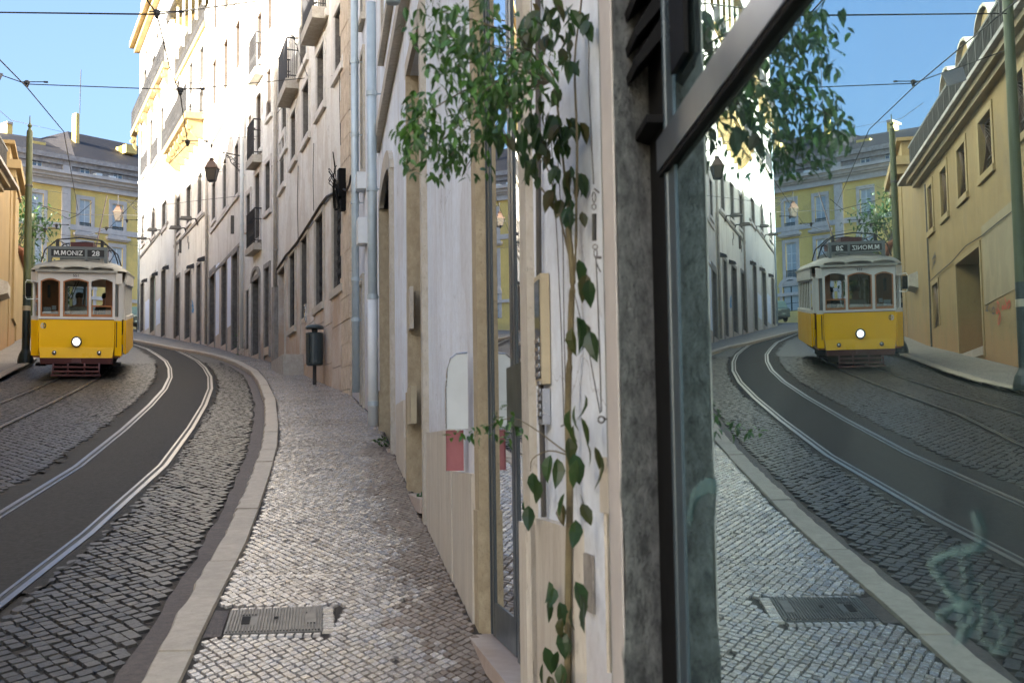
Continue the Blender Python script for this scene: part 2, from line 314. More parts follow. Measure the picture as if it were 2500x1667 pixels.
# a vertical facade in plan: A near, B far; side=+1 the street lies to the left (right-hand row), -1 to the right
class Fac:
    def __init__(s, A, B, side=1, rf=False):
        s.A = Vector((A[0], A[1], 0)); s.B = Vector((B[0], B[1], 0)); s.L = (s.B - s.A).length; s.d = (s.B - s.A) / s.L
        s.n = Vector((-s.d.y, s.d.x, 0)) * side; s.op = []; s.rf = rf
    def px(s, x, y, w=0, rf=None):
        o, d = sight(x, y, s.rf if rf is None else rf); a = s.A + s.n * w
        t = (a - o).dot(s.n) / d.dot(s.n); p = o + d * t; return (p - a).dot(s.d), p.z
    def P(s, u, z, w=0): q = s.A + s.d * u + s.n * w; return Vector((q.x, q.y, z))
    def g(s, u): return gz((s.A + s.d * u).y)
    def box(s, mb, u0, u1, z0, z1, w0, w1):
        return mb.hexa([s.P(u0, z0, w0), s.P(u1, z0, w0), s.P(u1, z0, w1), s.P(u0, z0, w1), s.P(u0, z1, w0), s.P(u1, z1, w0), s.P(u1, z1, w1), s.P(u0, z1, w1)])
    def wall(s, mat, parent, u0, u1, ztop, depth=6, reveal=.28, name='wall', zbot=None):
        """front skin with its openings cut out, their reveals, and the closed mass behind"""
        zb = (min(s.g(u0), s.g(u1)) - .8) if zbot is None else zbot
        us = sorted({u0, u1, *[x for o in s.op for x in o[:2] if u0 < x < u1]}); zs = sorted({zb, ztop, *[x for o in s.op for x in o[2:4] if zb < x < ztop]})
        mb = MB()
        for i in range(len(us) - 1):
            run = None
            for j in range(len(zs) - 1):
                um, zm = (us[i] + us[i + 1]) / 2, (zs[j] + zs[j + 1]) / 2
                solid = not any(o[0] < um < o[1] and o[2] < zm < o[3] for o in s.op)
                if solid: mb.add([s.P(us[i], zs[j]), s.P(us[i + 1], zs[j]), s.P(us[i + 1], zs[j + 1]), s.P(us[i], zs[j + 1])], [(0, 1, 2, 3)])
        for a, b, c, d in s.op:
            k = reveal
            for q in (((a, c), (a, d)), ((b, c), (b, d)), ((a, c), (b, c)), ((a, d), (b, d))):
                mb.add([s.P(*q[0], 0), s.P(*q[1], 0), s.P(*q[1], -k), s.P(*q[0], -k)], [(0, 1, 2, 3)])
        e = reveal + .02
        s.box(mb, u0, u1, zb, ztop, -depth, -e)
        for u in (u0, u1): mb.add([s.P(u, zb, 0), s.P(u, ztop, 0), s.P(u, ztop, -e), s.P(u, zb, -e)], [(0, 1, 2, 3)])
        mb.add([s.P(u0, ztop, 0), s.P(u1, ztop, 0), s.P(u1, ztop, -e), s.P(u0, ztop, -e)], [(0, 1, 2, 3)])
        return mb.build(name, mat, parent)
    def window(s, parent, u0, u1, z0, z1, pane='pane', frame='white_paint', sur='pale_stone', sw=.13, kind='window', rows=3, setback=.13, sill=True, proud=.035):
        s.op.append((u0, u1, z0, z1)); f = MB(); t = .06; a, b = -setback - .05, -setback
        s.box(f, u0, u0 + t, z0, z1, a, b); s.box(f, u1 - t, u1, z0, z1, a, b); s.box(f, u0 + t, u1 - t, z1 - t, z1, a, b); s.box(f, u0 + t, u1 - t, z0, z0 + t, a, b)
        um = (u0 + u1) / 2; s.box(f, um - t * .7, um + t * .7, z0 + t, z1 - t, a, b + .004)
        for k in range(1, rows):
            z = z0 + (z1 - z0) * (.72 if (k == rows - 1) else k / rows * .95); s.box(f, u0 + t, um - t * .7, z - .018, z + .018, a + .01, b - .004); s.box(f, um + t * .7, u1 - t, z - .018, z + .018, a + .01, b - .004)
        wn = f.build(kind, frame, parent)
        g = MB(); s.box(g, u0 + .01, u1 - .01, z0 + .01, z1 - .01, a - .012, a + .02); g.build('pane', pane, wn)
        if sur: s.surround(wn, u0, u1, z0, z1, sur, sw, sill, proud)
        return wn
    def surround(s, wn, u0, u1, z0, z1, sur, sw, sill=True, proud=.035):
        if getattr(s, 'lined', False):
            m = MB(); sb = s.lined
            s.box(m, u1 - .012, u1 - .001, z0, z1, -sb, .002); s.box(m, u0 + .001, u0 + .012, z0, z1, -sb, .002); s.box(m, u0 + .013, u1 - .013, z1 - .012, z1 - .001, -sb, .002); m.build('reveal', 'shaded_reveal', wn)  # recess shade is put into the colour of this lining
        m = MB(); s.box(m, u0 - sw, u0 - .001, z0, z1, -.0015, proud); s.box(m, u1 + .001, u1 + sw, z0, z1, -.0015, proud); s.box(m, u0 - sw, u1 + sw, z1 + .001, z1 + sw, -.0015, proud + .004)
        if sill: s.box(m, u0 - sw - .03, u1 + sw + .03, z0 - sw * .9, z0 - .001, -.0015, proud + .04)
        return m.build('surround', sur, wn)
    def door(s, parent, u0, u1, z0, z1, mat='dark_door', sur='limestone', sw=.14, setback=.2, panels=2, step=True):
        s.op.append((u0, u1, z0, z1)); f = MB(); a, b = -setback - .06, -setback; um = (u0 + u1) / 2
        s.box(f, u0, um - .006, z0, z1, a, b); s.box(f, um + .006, u1, z0, z1, a, b)
        for (x0, x1) in ((u0, um), (um, u1)):
            for k in range(panels):
                h = (z1 - z0) / panels; s.box(f, x0 + .09, x1 - .09, z0 + k * h + .1, z0 + (k + 1) * h - .1, b, b + .022)
        wn = f.build('door', mat, parent)
        if sur: s.surround(wn, u0, u1, z0 - .3, z1, sur, sw, False)
        if step:
            m = MB(); s.box(m, u0 + .002, u1 - .002, z0 - .22, z0 + .004, -.19, .05); m.build('doorstep', 'marble', wn)
        return wn
    def wpx(s, parent, xf, yt, yb, xn, op='window', **kw):
        """opening from its far edge (top and bottom sight lines) and its near edge"""
        u1, z1 = s.px(xf, yt); _, z0 = s.px(xf, yb); u0, _ = s.px(xn, yt)
        if u0 > u1: u0, u1 = u1, u0
        return s.window(parent, u0, u1, z0, z1, **kw) if op == 'window' else s.door(parent, u0, u1, z0, z1, **kw)
    def rail(s, parent, u0, u1, z0, z1, w1, posts=None, mat='iron', dense=.11, name='railing'):
        m = MB(); h = .014
        for z in (z1, z0 + .08, (z0 + z1) / 2 + .2):
            m.tube([s.P(u0, z, 0), s.P(u0, z, w1), s.P(u1, z, w1), s.P(u1, z, 0)], h if z != z1 else h * 1.6, 4)
        k = int((u1 - u0) / dense)
        for i in range(k + 1): m.tube([s.P(u0 + (u1 - u0) * i / k, z0, w1), s.P(u0 + (u1 - u0) * i / k, z1, w1)], h * .75, 4, cap=False)
        k = max(2, int(w1 / dense))
        for u in (u0, u1):
            for i in range(1, k): m.tube([s.P(u, z0, w1 * i / k), s.P(u, z1, w1 * i / k)], h * .75, 4, cap=False)
        for i in range(int((u1 - u0) / .22)):                                   # scrolls between the bars
            cu = u0 + .11 + i * .22; m.tube([s.P(cu + .07 * math.cos(a), z0 + .38 + .1 * math.sin(a), w1) for a in [q * .9 for q in range(8)]], h * .6, 3, cap=False)
        return m.build(name, mat, parent)
    def balcony(s, parent, u0, u1, z, w1, th=.16, rh=1.0, mat='concrete', corbels=0, **kw):
        m = MB(); s.box(m, u0, u1, z, z + th, -.02, w1); b = m.build('balcony', mat, parent)
        s.rail(b, u0 + .04, u1 - .04, z + th, z + th + rh, w1 - .04, **kw)
        for k in range(corbels):
            u = u0 + .2 + (u1 - u0 - .5) * k / max(1, corbels - 1); c = MB(); pr = []
            for i in range(7):
                a = i / 6 * math.pi / 2; pr.append((w1 * .85 * math.cos(a), z - .0 - .75 * math.sin(a)))
            vs = [s.P(u, z, 0), s.P(u + .2, z, 0)]
            for ww, zz in pr: vs += [s.P(u, zz, ww), s.P(u + .2, zz, ww)]
            vs += [s.P(u, z - .8, 0), s.P(u + .2, z - .8, 0)]; n = len(vs) // 2
            fs = [(2 * i, 2 * i + 2, 2 * i + 3, 2 * i + 1) for i in range(n - 1)] + [tuple(range(0, 2 * n, 2)), tuple(range(2 * n - 1, 0, -2))]
            c.add(vs, fs); c.lathe(s.P(u + .1, z - .3, w1 * .78), [(.10, -.12), (.13, 0), (.10, .12)], 10, (s.n, Vector((0, 0, 1)), s.d)); c.build('corbel', 'corbel_stone', b)
        return b
    def pipe(s, parent, x, y0, y1, r, w=.1, mat='zinc', brk=(), z0=None, z1=None):
        u, zt = s.px(x, y0, w); u2, zb = s.px(x, y1, w); zt = zt if z1 is None else z1; zb = zb if z0 is None else z0
        m = MB(); m.tube([s.P(u2, zb, w), s.P(u2, (zb + zt) / 2, w), s.P(u2, zt, w)], r, 14)
        p = m.build('drainpipe', mat, parent, smooth=True)
        for y in brk:
            _, z = s.px(x, y, w); c = MB(); c.lathe(s.P(u2, z - .03, w), [(r * 1.15, 0), (r * 1.15, .06)], 14); c.tube([s.P(u2, z, w), s.P(u2, z, -.02)], .01, 4); c.build('pipe_clip', mat, p)
        return p
def ribbon(fac, pts, mat, name, parent, w=.008, wd=.02, local=False, **kw):
    """painted stroke on a facade: list of (u, z)"""
    m = MB()
    for i in range(len(pts) - 1):
        a, b = Vector((pts[i][0], pts[i][1])), Vector((pts[i + 1][0], pts[i + 1][1])); t = (b - a)
        if t.length < 1e-5: continue
        nrm = Vector((-t.y, t.x)).normalized() * wd / 2; e = t.normalized() * wd * .3; a = a - e; b = b + e; ww = w + .0006 * (i % 3)
        m.add([fac.P(a.x - nrm.x, a.y - nrm.y, ww), fac.P(b.x - nrm.x, b.y - nrm.y, ww), fac.P(b.x + nrm.x, b.y + nrm.y, ww), fac.P(a.x + nrm.x, a.y + nrm.y, ww)], [(0, 1, 2, 3)])
    return m.build(name, mat, parent, **kw)

# ------------------------------------------------------------------ street plan (X as a function of Y, metres)
def poly(pts):
    def f(y):
        if y <= pts[0][1]: return pts[0][0]
        for (a, b), (c, d) in zip(pts, pts[1:]):
            if y <= d: return a + (c - a) * (y - b) / (d - b)
        (a, b), (c, d) = pts[-2:]; return c + (c - a) / (d - b) * (y - d)
    return f
KIN = poly([(-1.0, -9), (-1.15, 0), (-1.3, 3.5), (-1.51, 5.78), (-1.61, 6.57), (-1.72, 7.5), (-1.9, 9.07), (-2.1, 10.5), (-2.38, 12.4), (-2.74, 14.75), (-3.2, 17.3), (-4.1, 21.9), (-5.21, 26.8), (-6.13, 30.5), (-7.36, 34.6), (-8.55, 38), (-10.2, 42.2), (-12.0, 45.8), (-15.0, 52.6), (-18.0, 59.3), (-24.2, 72), (-26, 75)])
KW = .19
def KOUT(y): return KIN(y) - KW * (1 + .0 * y)
WALLX = poly([(.55, -9), (.52, 0), (.42, 3.0), (.30, 3.46), (-.18, 6.6), (-1.31, 14.05), (-1.85, 17.6), (-2.85, 22.47), (-6.27, 33.9), (-8.3, 39.1), (-11.68, 48.31), (-15.45, 57.35), (-20.97, 70.57)])
TR1 = poly([(-3.15, -9), (-3.25, 0), (-3.42, 6), (-3.81, 10), (-4.33, 14), (-5.05, 18), (-5.83, 22), (-6.68, 26), (-7.65, 30), (-8.75, 34), (-9.95, 38), (-11.3, 42), (-13.4, 48), (-16.2, 55), (-18.5, 60.5), (-24, 72), (-29.5, 82)])
TR2 = poly([(-4.9, -9), (-5.4, 0), (-5.85, 6), (-6.3, 10), (-6.93, 14.6), (-7.97, 18.5), (-8.8, 22.8), (-9.45, 26), (-10.22, 29.6), (-11.35, 34), (-13.1, 40), (-15.2, 46), (-18.9, 55), (-22.0, 62), (-27, 72), (-32.5, 82)])
LK = poly([(-8.3, -9), (-8.6, 5), (-9.1, 12), (-9.7, 18), (-10.17, 21.7), (-10.74, 25), (-11.5, 28), (-12.5, 31.5), (-13.9, 36.5), (-15.05, 40), (-17.0, 45), (-19.6, 52), (-22.8, 60), (-28, 72), (-34, 84)])
LWALL = poly([(-10.6, -9), (-10.9, 8), (-11.6, 20), (-13.64, 28.43), (-17.2, 41.8), (-21.5, 54), (-24.5, 60), (-28, 68)])
def frange(a, b, st):
    n = max(1, int(round((b - a) / st))); return [a + (b - a) * i / n for i in range(n + 1)]
def strip(name, fx0, fx1, y0, y1, h, mat, st=.5, parent=None, jit0=0, jit1=0, thick=0, **kw):
    m = MB(); ys = frange(y0, y1, st); v = []
    for y in ys: v += [(fx0(y) + U(-jit0, jit0), y, gz(y) + h), (fx1(y) + U(-jit1, jit1), y, gz(y) + h)]
    m.add(v, [(2 * i, 2 * i + 1, 2 * i + 3, 2 * i + 2) for i in range(len(ys) - 1)])
    if thick:
        n = len(m.v); m.v += [Vector((q.x, q.y, q.z - thick)) for q in m.v[:n]]
        for i in range(len(ys) - 1):
            a = 2 * i; m.f += [(a, a + 2, a + 2 + n, a + n), (a + 1, a + 1 + n, a + 3 + n, a + 3)]
    return m.build(name, mat, parent, **kw)
def far_setts(name, cols, cw, cl, rough):
    m, n, l = new_mat(name); bs = n['Principled BSDF']; pos = n.new('ShaderNodeNewGeometry').outputs['Position']
    v = n.new('ShaderNodeTexVoronoi'); v.feature = 'DISTANCE_TO_EDGE'; v.inputs['Scale'].default_value = 1; v.inputs['Randomness'].default_value = .5
    mp = mapping(n, l, pos, (1 / cw, 1 / cl, 0)); l.new(mp, v.inputs['Vector'])
    v2 = n.new('ShaderNodeTexVoronoi'); v2.inputs['Scale'].default_value = 1; v2.inputs['Randomness'].default_value = .5; l.new(mp, v2.inputs['Vector'])
    e = ramp(n, l, v.outputs['Distance'], [(.0, (0, 0, 0)), (.14, (1, 1, 1))]).outputs[0]
    big = noise(n, l, pos, 1.1, 5, .6)
    c = mixc(n, l, v2.outputs['Color'], cols[0], cols[1]); c = mixc(n, l, e, (.02, .018, .015), c)
    c = mixc(n, l, math_(n, l, 'MULTIPLY', ramp(n, l, big, [(.42, (0, 0, 0)), (.68, (1, 1, 1))]).outputs[0], .45), c, tuple(q * .4 for q in cols[0]))
    l.new(c, bs.inputs['Base Color']); bs.inputs['Roughness'].default_value = rough; bump(n, l, e, .6, .02, bs); return m
M['cobble_far'] = far_setts('cobble_far', ((.24, .22, .19), (.33, .30, .27)), .06, .075, .5)
M['sett_far'] = far_setts('sett_far', ((.028, .026, .024), (.045, .041, .037)), .12, .13, .5)

g_ = MB(); ys = [-300, 110, 1500]; v = []
for y in ys: v += [(-1500, y, min(gz(y), gz(110)) - .6), (1500, y, min(gz(y), gz(110)) - .6)]
g_.add(v, [(0, 1, 3, 2), (2, 3, 5, 4)]).build('ground', 'earth', kind='structure', label='bare ground under and beyond the sloping street')
road = strip('road', LK, KOUT, -9, 84, -.118, 'joint', 1, kind='structure', label='sloping tram street surface between the two kerbs')
strip('road_far_paving', LK, KOUT, 37, 100, -.100, 'sett_far', 1, road)
sq = MB(); sq.add([(-60, 84, gz(84) - .102), (-10, 84, gz(84) - .102), (-5, 108, gz(97) - .1), (-60, 108, gz(97) - .1)], [(0, 1, 2, 3)]); sq.add([(-24, 72, gz(72) - .104), (-6, 72, gz(72) - .104), (-6, 84, gz(84) - .104), (-30, 84, gz(84) - .104)], [(0, 1, 2, 3)]); sq.build('square_paving', 'sett_far', road)
def jf(f, o): return lambda y: f(y) + o
strip('asphalt_strip', jf(TR1, -.78), jf(TR1, .50), -9, 84, -.096, 'asphalt', .14, road, .09, .0)
strip('asphalt_edge', jf(TR1, .50), jf(TR1, .60), 8, 84, -.098, 'asphalt', .2, road, 0, .05)
strip('gutter_strip', jf(KOUT, -.17), jf(KOUT, .0), -9, 70, -.104, 'gutter', .3, road, .02, 0)
pav = strip('pavement', KIN, WALLX, -9, 75, -.014, 'joint', 1, kind='structure', label='narrow cobbled pavement climbing beside the right-hand buildings')
strip('pavement_far_paving', KIN, jf(WALLX, .05), 36, 75, -.001, 'cobble_far', 1, pav)
lpav = strip('left_pavement', jf(LWALL, -.3), jf(LK, -.22), -9, 84, -.002, 'cobble_far', 1, kind='structure', label='cobbled pavement in front of the ochre buildings')
# dark damp mortar beside the wall foot and a trench repair
# kerbs: each kerb stone its own piece
def kerb(name, label, f0, f1, y0, y1, h0, mat, n_near, rough_edge=.012):
    k = MB(); ys_ = frange(y0, y1, 1); v = []
    for y in ys_: v += [(f0(y) + .02, y, gz(y) - .13), (f1(y) - .01, y, gz(y) - .13), (f0(y) + .02, y, gz(y) - .02), (f1(y) - .01, y, gz(y) - .02)]
    k.add(v, [(4 * i + 2, 4 * i + 3, 4 * i + 7, 4 * i + 6) for i in range(len(ys_) - 1)] + [(4 * i, 4 * i + 2, 4 * i + 6, 4 * i + 4) for i in range(len(ys_) - 1)])
    root = k.build(name, 'joint', kind='structure', label=label); y = y0
    while y < y1:
        L = U(.75, 1.25) if y < 40 else 2.2; e = min(y + L, y1); m = MB(); n = 6 if y < 25 else 2; dz = U(-.004, .006); top = []; bot = []
        for i in range(n + 1):
            yy = y + (e - y - .008) * i / n; j = U(-rough_edge, rough_edge) * (1 if y < 25 else .4)
            a, b = f0(yy) + j, f1(yy); z = gz(yy) + dz + .004; b0 = len(m.v)
            m.v += [Vector((a - .004, yy, z - .13)), Vector((a, yy, z - .018)), Vector((a + .014, yy, z)), Vector((b - .008, yy, z)), Vector((b, yy, z - .02))]
        for i in range(n):
            for q in range(4): a = i * 5 + q; m.f.append((a, a + 1, a + 6, a + 5))
        m.f += [(4, 3, 2, 1, 0), tuple(n * 5 + q for q in range(5))]
        m.build('kerb_stone', mat, root); y = e
    return root
kerb('kerb', 'pale limestone kerb curving along the right-hand pavement', KOUT, KIN, -2, 70, 0, 'kerb', 0)
kerb('left_kerb', 'tan stone kerb below the ochre buildings on the left', jf(LK, -.26), LK, 8, 76, 0, 'kerb', 0)

# rails
def rails(name, label, f, gauge, y0, y1, wide):
    root = strip(name, jf(f, -.05), jf(f, .05), y0, y1, -.1165, 'joint', 2, kind='structure', label=label)
    for sgn in (-1, 1):
        o = sgn * gauge / 2
        for nm, a, b, h, mt in (('rail_head', -.038 * wide, .006 * wide, -.090, 'steel'), ('rail_groove', .006 * wide, .044 * wide, -.0955, 'rail_groove'), ('rail_guard', .044 * wide, .068 * wide, -.0905, 'steel')):
            if sgn > 0: a, b = -b, -a
            strip(nm, jf(f, o + a), jf(f, o + b), y0, y1, h, mt, .5, root, thick=.02)
    return root
rails('tram_track', 'shiny grooved track curving along the asphalt strip on the near side', TR1, .97, -9, 84, 1.05)
rails('far_tram_track', 'narrow worn track set in cobbles under the yellow tram', TR2, .96, -9, 84, .7)

# cobbles: real stones in staggered diagonal rows
def stone_verts(cx, cy, a, b, zf, hgt, trunc, rnd, tilt=.002, ins=.86):
    pts = []
    cor = [(a, 0), (0, b), (-a, 0), (0, -b)]
    for i in range(4):
        p, q, r = cor[i], cor[(i + 1) % 4], cor[i - 1]
        if trunc:
            pts.append((p[0] + (r[0] - p[0]) * trunc, p[1] + (r[1] - p[1]) * trunc)); pts.append((p[0] + (q[0] - p[0]) * trunc, p[1] + (q[1] - p[1]) * trunc))
        else: pts.append(p)
    pts = [(x * (1 + U(-rnd, rnd)), y * (1 + U(-rnd, rnd))) for x, y in pts]
    tx, ty = U(-tilt, tilt) / a, U(-tilt, tilt) / b
    v = [(cx + x * ins, cy + y * ins, zf(cy + y) + x * tx + y * ty) for x, y in pts] + [(cx + x, cy + y, zf(cy + y) - hgt) for x, y in pts]
    return v
def stone_faces(n): return [tuple(range(n))] + [(i, i + n, (i + 1) % n + n, (i + 1) % n) for i in range(n)]
M['cobble_brown'] = per_piece('cobble_brown', [(.22, .165, .125), (.17, .13, .10), (.28, .22, .17), (.15, .12, .10)], .5, (.06, .04, .03), var=.6)
def lay(parent, name, fx0, fx1, y0, y1, cw, cl, h, mat, ynear, trunc=.16, rnd=.10, skip=None, count=300, hgt=.014, wander=None, irr=.09):
    zf = lambda y: gz(y) + h
    big = MB(); brown = MB(); near = []; j = 0; y = y0
    while y < y1:
        x0, x1 = fx0(y), fx1(y); off = math.floor(x0 / cw) * cw - x0 + (j % 2) * cw / 2 - cw; x = off
        while x < (x1 - x0) + cw:
            yy = y + (wander(x, y) if wander else 0) + U(-irr, irr) * cl
            X = x0 + x + U(-irr, irr) * cw
            if x0 + cw * .25 < X < x1 - cw * .25 and not (skip and skip(X, yy)) and R() > .004:
                s = U(.90, 1.0); a, b = cw / 2 * .95 * s, cl / 2 * .95 * s; (near if (ynear < yy < ynear + 3 and len(near) < count) else big.v).append((X, yy, a, b)) if False else None
                if yy > ynear and len(near) < count and X < x1 - .3: near.append((X, yy, a, b))
                else:
                    v = stone_verts(X, yy, a, b, zf, hgt, trunc, rnd); n = len(v) // 2; B_ = brown if (name == 'cobblestone' and yy < 15 and X > x1 - .12 - .16 * math.sin(yy * 2.1) ** 2 - U(0, .22)) else big; bb = len(B_.v); B_.v += v; B_.f += [tuple(q + bb for q in f) for f in stone_faces(n)]
            x += cw
        y += cl / 2; j += 1
    o = mk(name + 's', big.v, big.f, mat, parent, kind='stuff')
    if brown.v: mk('stained_cobblestones', brown.v, brown.f, 'cobble_brown', parent, kind='stuff')
    var = []
    for k in range(8):
        v = stone_verts(0, 0, .5, .5, lambda y: 0, hgt, trunc, rnd, .0); me = bpy.data.meshes.new(name); me.from_pydata(v, [], stone_faces(len(v) // 2)); me.materials.append(M[mat]); var.append(me)
    for X, yy, a, b in near:
        q = bpy.data.objects.new(name, random.choice(var)); COL.objects.link(q); q.parent = parent
        q.location = Vector((X, yy, gz(yy) + h)) - WLOC[parent.name]; q.scale = (2 * a, 2 * b, 1); q.rotation_euler = (math.atan(SLOPE) + U(-.03, .03), U(-.05, .05), U(-.08, .08))
    return o
MC = [(-1.57, 7.08), (-1.08, 7.15), (-1.0, 6.62), (-1.5, 6.59)]
def in_cover(x, y): return -1.72 < x < -.95 and 6.52 < y < 7.2
lay(pav, 'cobblestone', jf(KIN, .01), jf(WALLX, -.02), 3.4, 36, .060, .098, 0, 'cobble', 5.72, .10, .10, skip=in_cover, wander=lambda x, y: .05 * math.sin(y * 1.3 + x * 2.5) * (1 if y > 8 else .3), irr=.06)
lay(road, 'sett', jf(TR1, .62), jf(KOUT, -.17), 3.0, 37, .118, .150, -.100, 'sett', 5.9, trunc=.10, rnd=.08, hgt=.022)
big_left = lay(road, 'left_sett', LK, jf(TR1, -.80), 4, 37, .135, .17, -.100, 'sett', 99, trunc=0, rnd=.08, count=0, hgt=.02, skip=lambda x, y: abs(abs(x - TR2(y)) - .48) < .09)
for q in [o for o in COL.objects if o.name.startswith('left_setts')]: q.name = 'setts'
# broken row of rough stones beside the rail
rr = MB()
y = 3.
while y < 22:
    L = U(.12, .26); x = TR1(y) + .575 + U(-.02, .03); wv = U(.04, .09); z = gz(y) - .1 + U(-.004, .004)
    v = stone_verts(x + .02, y + L / 2, wv * .9, L / 2, lambda q: gz(q) - .098, .02, .3, .15); b = len(rr.v); rr.v += [Vector(q) for q in v]; rr.f += [tuple(k + b for k in f) for f in stone_faces(len(v) // 2)]; y += L + .012
rr.build('edge_setts', 'sett', road, kind='stuff')
# manhole cover
mc = thing('manhole_cover', (-1.3, 6.86, gz(6.86)), 'ribbed grey iron access cover set in the cobbled pavement near the kerb', 'manhole cover')
def quadp(u, v, h): 
    a, b, c, d = [Vector((*p, 0)) for p in MC]; t = a.lerp(b, u); s_ = d.lerp(c, u); p = s_.lerp(t, v); return (p.x, p.y, gz(p.y) + h)
m = MB(); m.hexa([quadp(0, 0, -.03), quadp(1, 0, -.03), quadp(1, 1, -.03), quadp(0, 1, -.03), quadp(0, 0, .002), quadp(1, 0, .002), quadp(1, 1, .002), quadp(0, 1, .002)]); m.build('plate', 'castiron', mc)
m = MB()
for i in range(30):
    for (v0, v1) in (((.04, .30), (.72, .96)) if (4 <= i <= 8 or 25 <= i <= 27) else ((.04, .96),)):
        a, b = .015 + i * .0325, .015 + i * .0325 + .022; m.hexa([quadp(a, v0, .0), quadp(b, v0, .0), quadp(b, v1, .0), quadp(a, v1, .0), quadp(a + .003, v0, .010), quadp(b - .003, v0, .010), quadp(b - .003, v1, .010), quadp(a + .003, v1, .010)])
m.build('ribs', 'castiron', mc)
m = MB(); m.hexa([quadp(.15, .36, .0021), quadp(.24, .36, .0021), quadp(.24, .66, .0021), quadp(.15, .66, .0021), quadp(.15, .36, .006), quadp(.24, .36, .006), quadp(.24, .66, .006), quadp(.15, .66, .006)]); m.build('keyhole', 'black', mc)
m = MB(); m.hexa([quadp(.84, .30, .0021), quadp(.93, .30, .0021), quadp(.93, .80, .0021), quadp(.84, .80, .0021), quadp(.84, .30, .009), quadp(.93, .30, .009), quadp(.93, .80, .009), quadp(.84, .80, .009)]); m.build('plaque', 'castiron', mc)
m = MB()
for v0 in (.47, .53): m.hexa([quadp(.49, v0, .010), quadp(.54, v0, .010), quadp(.54, v0 + .03, .010), quadp(.49, v0 + .03, .010), quadp(.49, v0, .0125), quadp(.54, v0, .0125), quadp(.54, v0 + .03, .0125), quadp(.49, v0 + .03, .0125)])
m.build('slots', 'black', mc)
m = MB()                                        # mortar patch and the ring of squared stones round the cover
m.add([(KIN(6.55) + .01, 6.55, gz(6.55) - .006), (-1.51, 6.57, gz(6.57) - .006), (-1.585, 7.1, gz(7.1) - .006), (KIN(7.12) + .01, 7.12, gz(7.12) - .006)], [(0, 1, 2, 3)]); m.build('mortar_patch', 'gutter', pav)
m = MB()
for i in range(11):
    for (p, q) in (((i / 11), 1.06), ((i / 11), -.07)):
        c = quadp(p + .04, q, 0); v = stone_verts(c[0], c[1], .020, .028, lambda y: gz(y), .014, .0, .05); n = 4
        v = [(c[0] + sx * .020 * k, c[1] + sy * .022 * k, gz(c[1] + sy * .02) - h) for k, h in ((.85, 0), (1, .014)) for sx, sy in ((-1, -1), (1, -1), (1, 1), (-1, 1))]; b = len(m.v); m.v += [Vector(q_) for q_ in v]; m.f += [tuple(k + b for k in f) for f in stone_faces(4)]
for i in range(9):
    c = quadp(1.07, i / 9 + .05, 0); v = [(c[0] + sx * .032 * k, c[1] + sy * .026 * k, gz(c[1] + sy * .02) - h) for k, h in ((.88, 0), (1, .014)) for sx, sy in ((-1, -1), (1, -1), (1, 1), (-1, 1))]; b = len(m.v); m.v += [Vector(q_) for q_ in v]; m.f += [tuple(k + b for k in f) for f in stone_faces(4)]
m.build('cobblestones_round_cover', 'cobble', pav, kind='stuff')

# ------------------------------------------------------------------ right-hand row of buildings, far to near
def bld(name, fac, u, label, cat='building'): 
    p = fac.P(u, 0); return thing(name, (p.x, p.y, gz(p.y)), label, cat)
def course(fac, p, x0, y0, x1, y1, th, w1, mat, name='moulding', rows=None):
    ua, za = fac.px(x0, y0); ub, zb = fac.px(x1, y1); z = (za + zb) / 2; m = MB(); fac.box(m, min(ua, ub), max(ua, ub), z - th / 2, z + th / 2, -.01, w1); return m.build(name, mat, p)
def slabpx(fac, p, xa, ya, xb, yb, xo, **kw):
    """balcony slab from where its underside meets the wall (far, near) and its outer far corner"""
    u1, za = fac.px(xa, ya); u0, zb = fac.px(xb, yb); z = (za + zb) / 2
    best = min([w_ * .02 for w_ in range(5, 90)], key=lambda w_: abs(proj(fac.P(u1, z, w_))[0] - xo)); return fac.balcony(p, u0, u1, z, best, **kw)
def proj(p):
    d = Vector(p) - CAM; return (1250 + FPX * d.dot(CR) / d.dot(CF), 833.5 - FPX * d.dot(CU) / d.dot(CF))
def wall_lamp(fac, p, x, y, big=False):
    u, z = fac.px(x, y, .3); m = MB()
    if big: m.tube([fac.P(u + .15, z - .25, 0), fac.P(u + .15, z + .02, .1), fac.P(u + .15, z, .35)], .03, 6); m.hexa([fac.P(u - .15, z - .06, .25), fac.P(u + .2, z - .06, .25), fac.P(u + .2, z - .06, .75), fac.P(u - .15, z - .06, .75), fac.P(u - .1, z + .07, .3), fac.P(u + .15, z + .07, .3), fac.P(u + .15, z + .05, .7), fac.P(u - .1, z + .05, .7)])
    else: m.hexa([fac.P(u - .14, z - .1, .02), fac.P(u + .14, z - .1, .02), fac.P(u + .14, z - .12, .3), fac.P(u - .14, z - .12, .3), fac.P(u - .12, z + .08, .02), fac.P(u + .12, z + .08, .02), fac.P(u + .12, z - .02, .28), fac.P(u - .12, z - .02, .28)])
    return m.build('wall_light', 'iron' if not big else 'castiron', p)
def cablepx(fac, name, label, pts, r=.012, w=.04, mat='cable', cat='cable', rf=None):
    m = MB(); q = [fac.P(*fac.px(x, y, w, rf), w) for x, y in pts]; m.tube(q, r, 5); return m.build(name, mat, None, label=label, cat=cat)

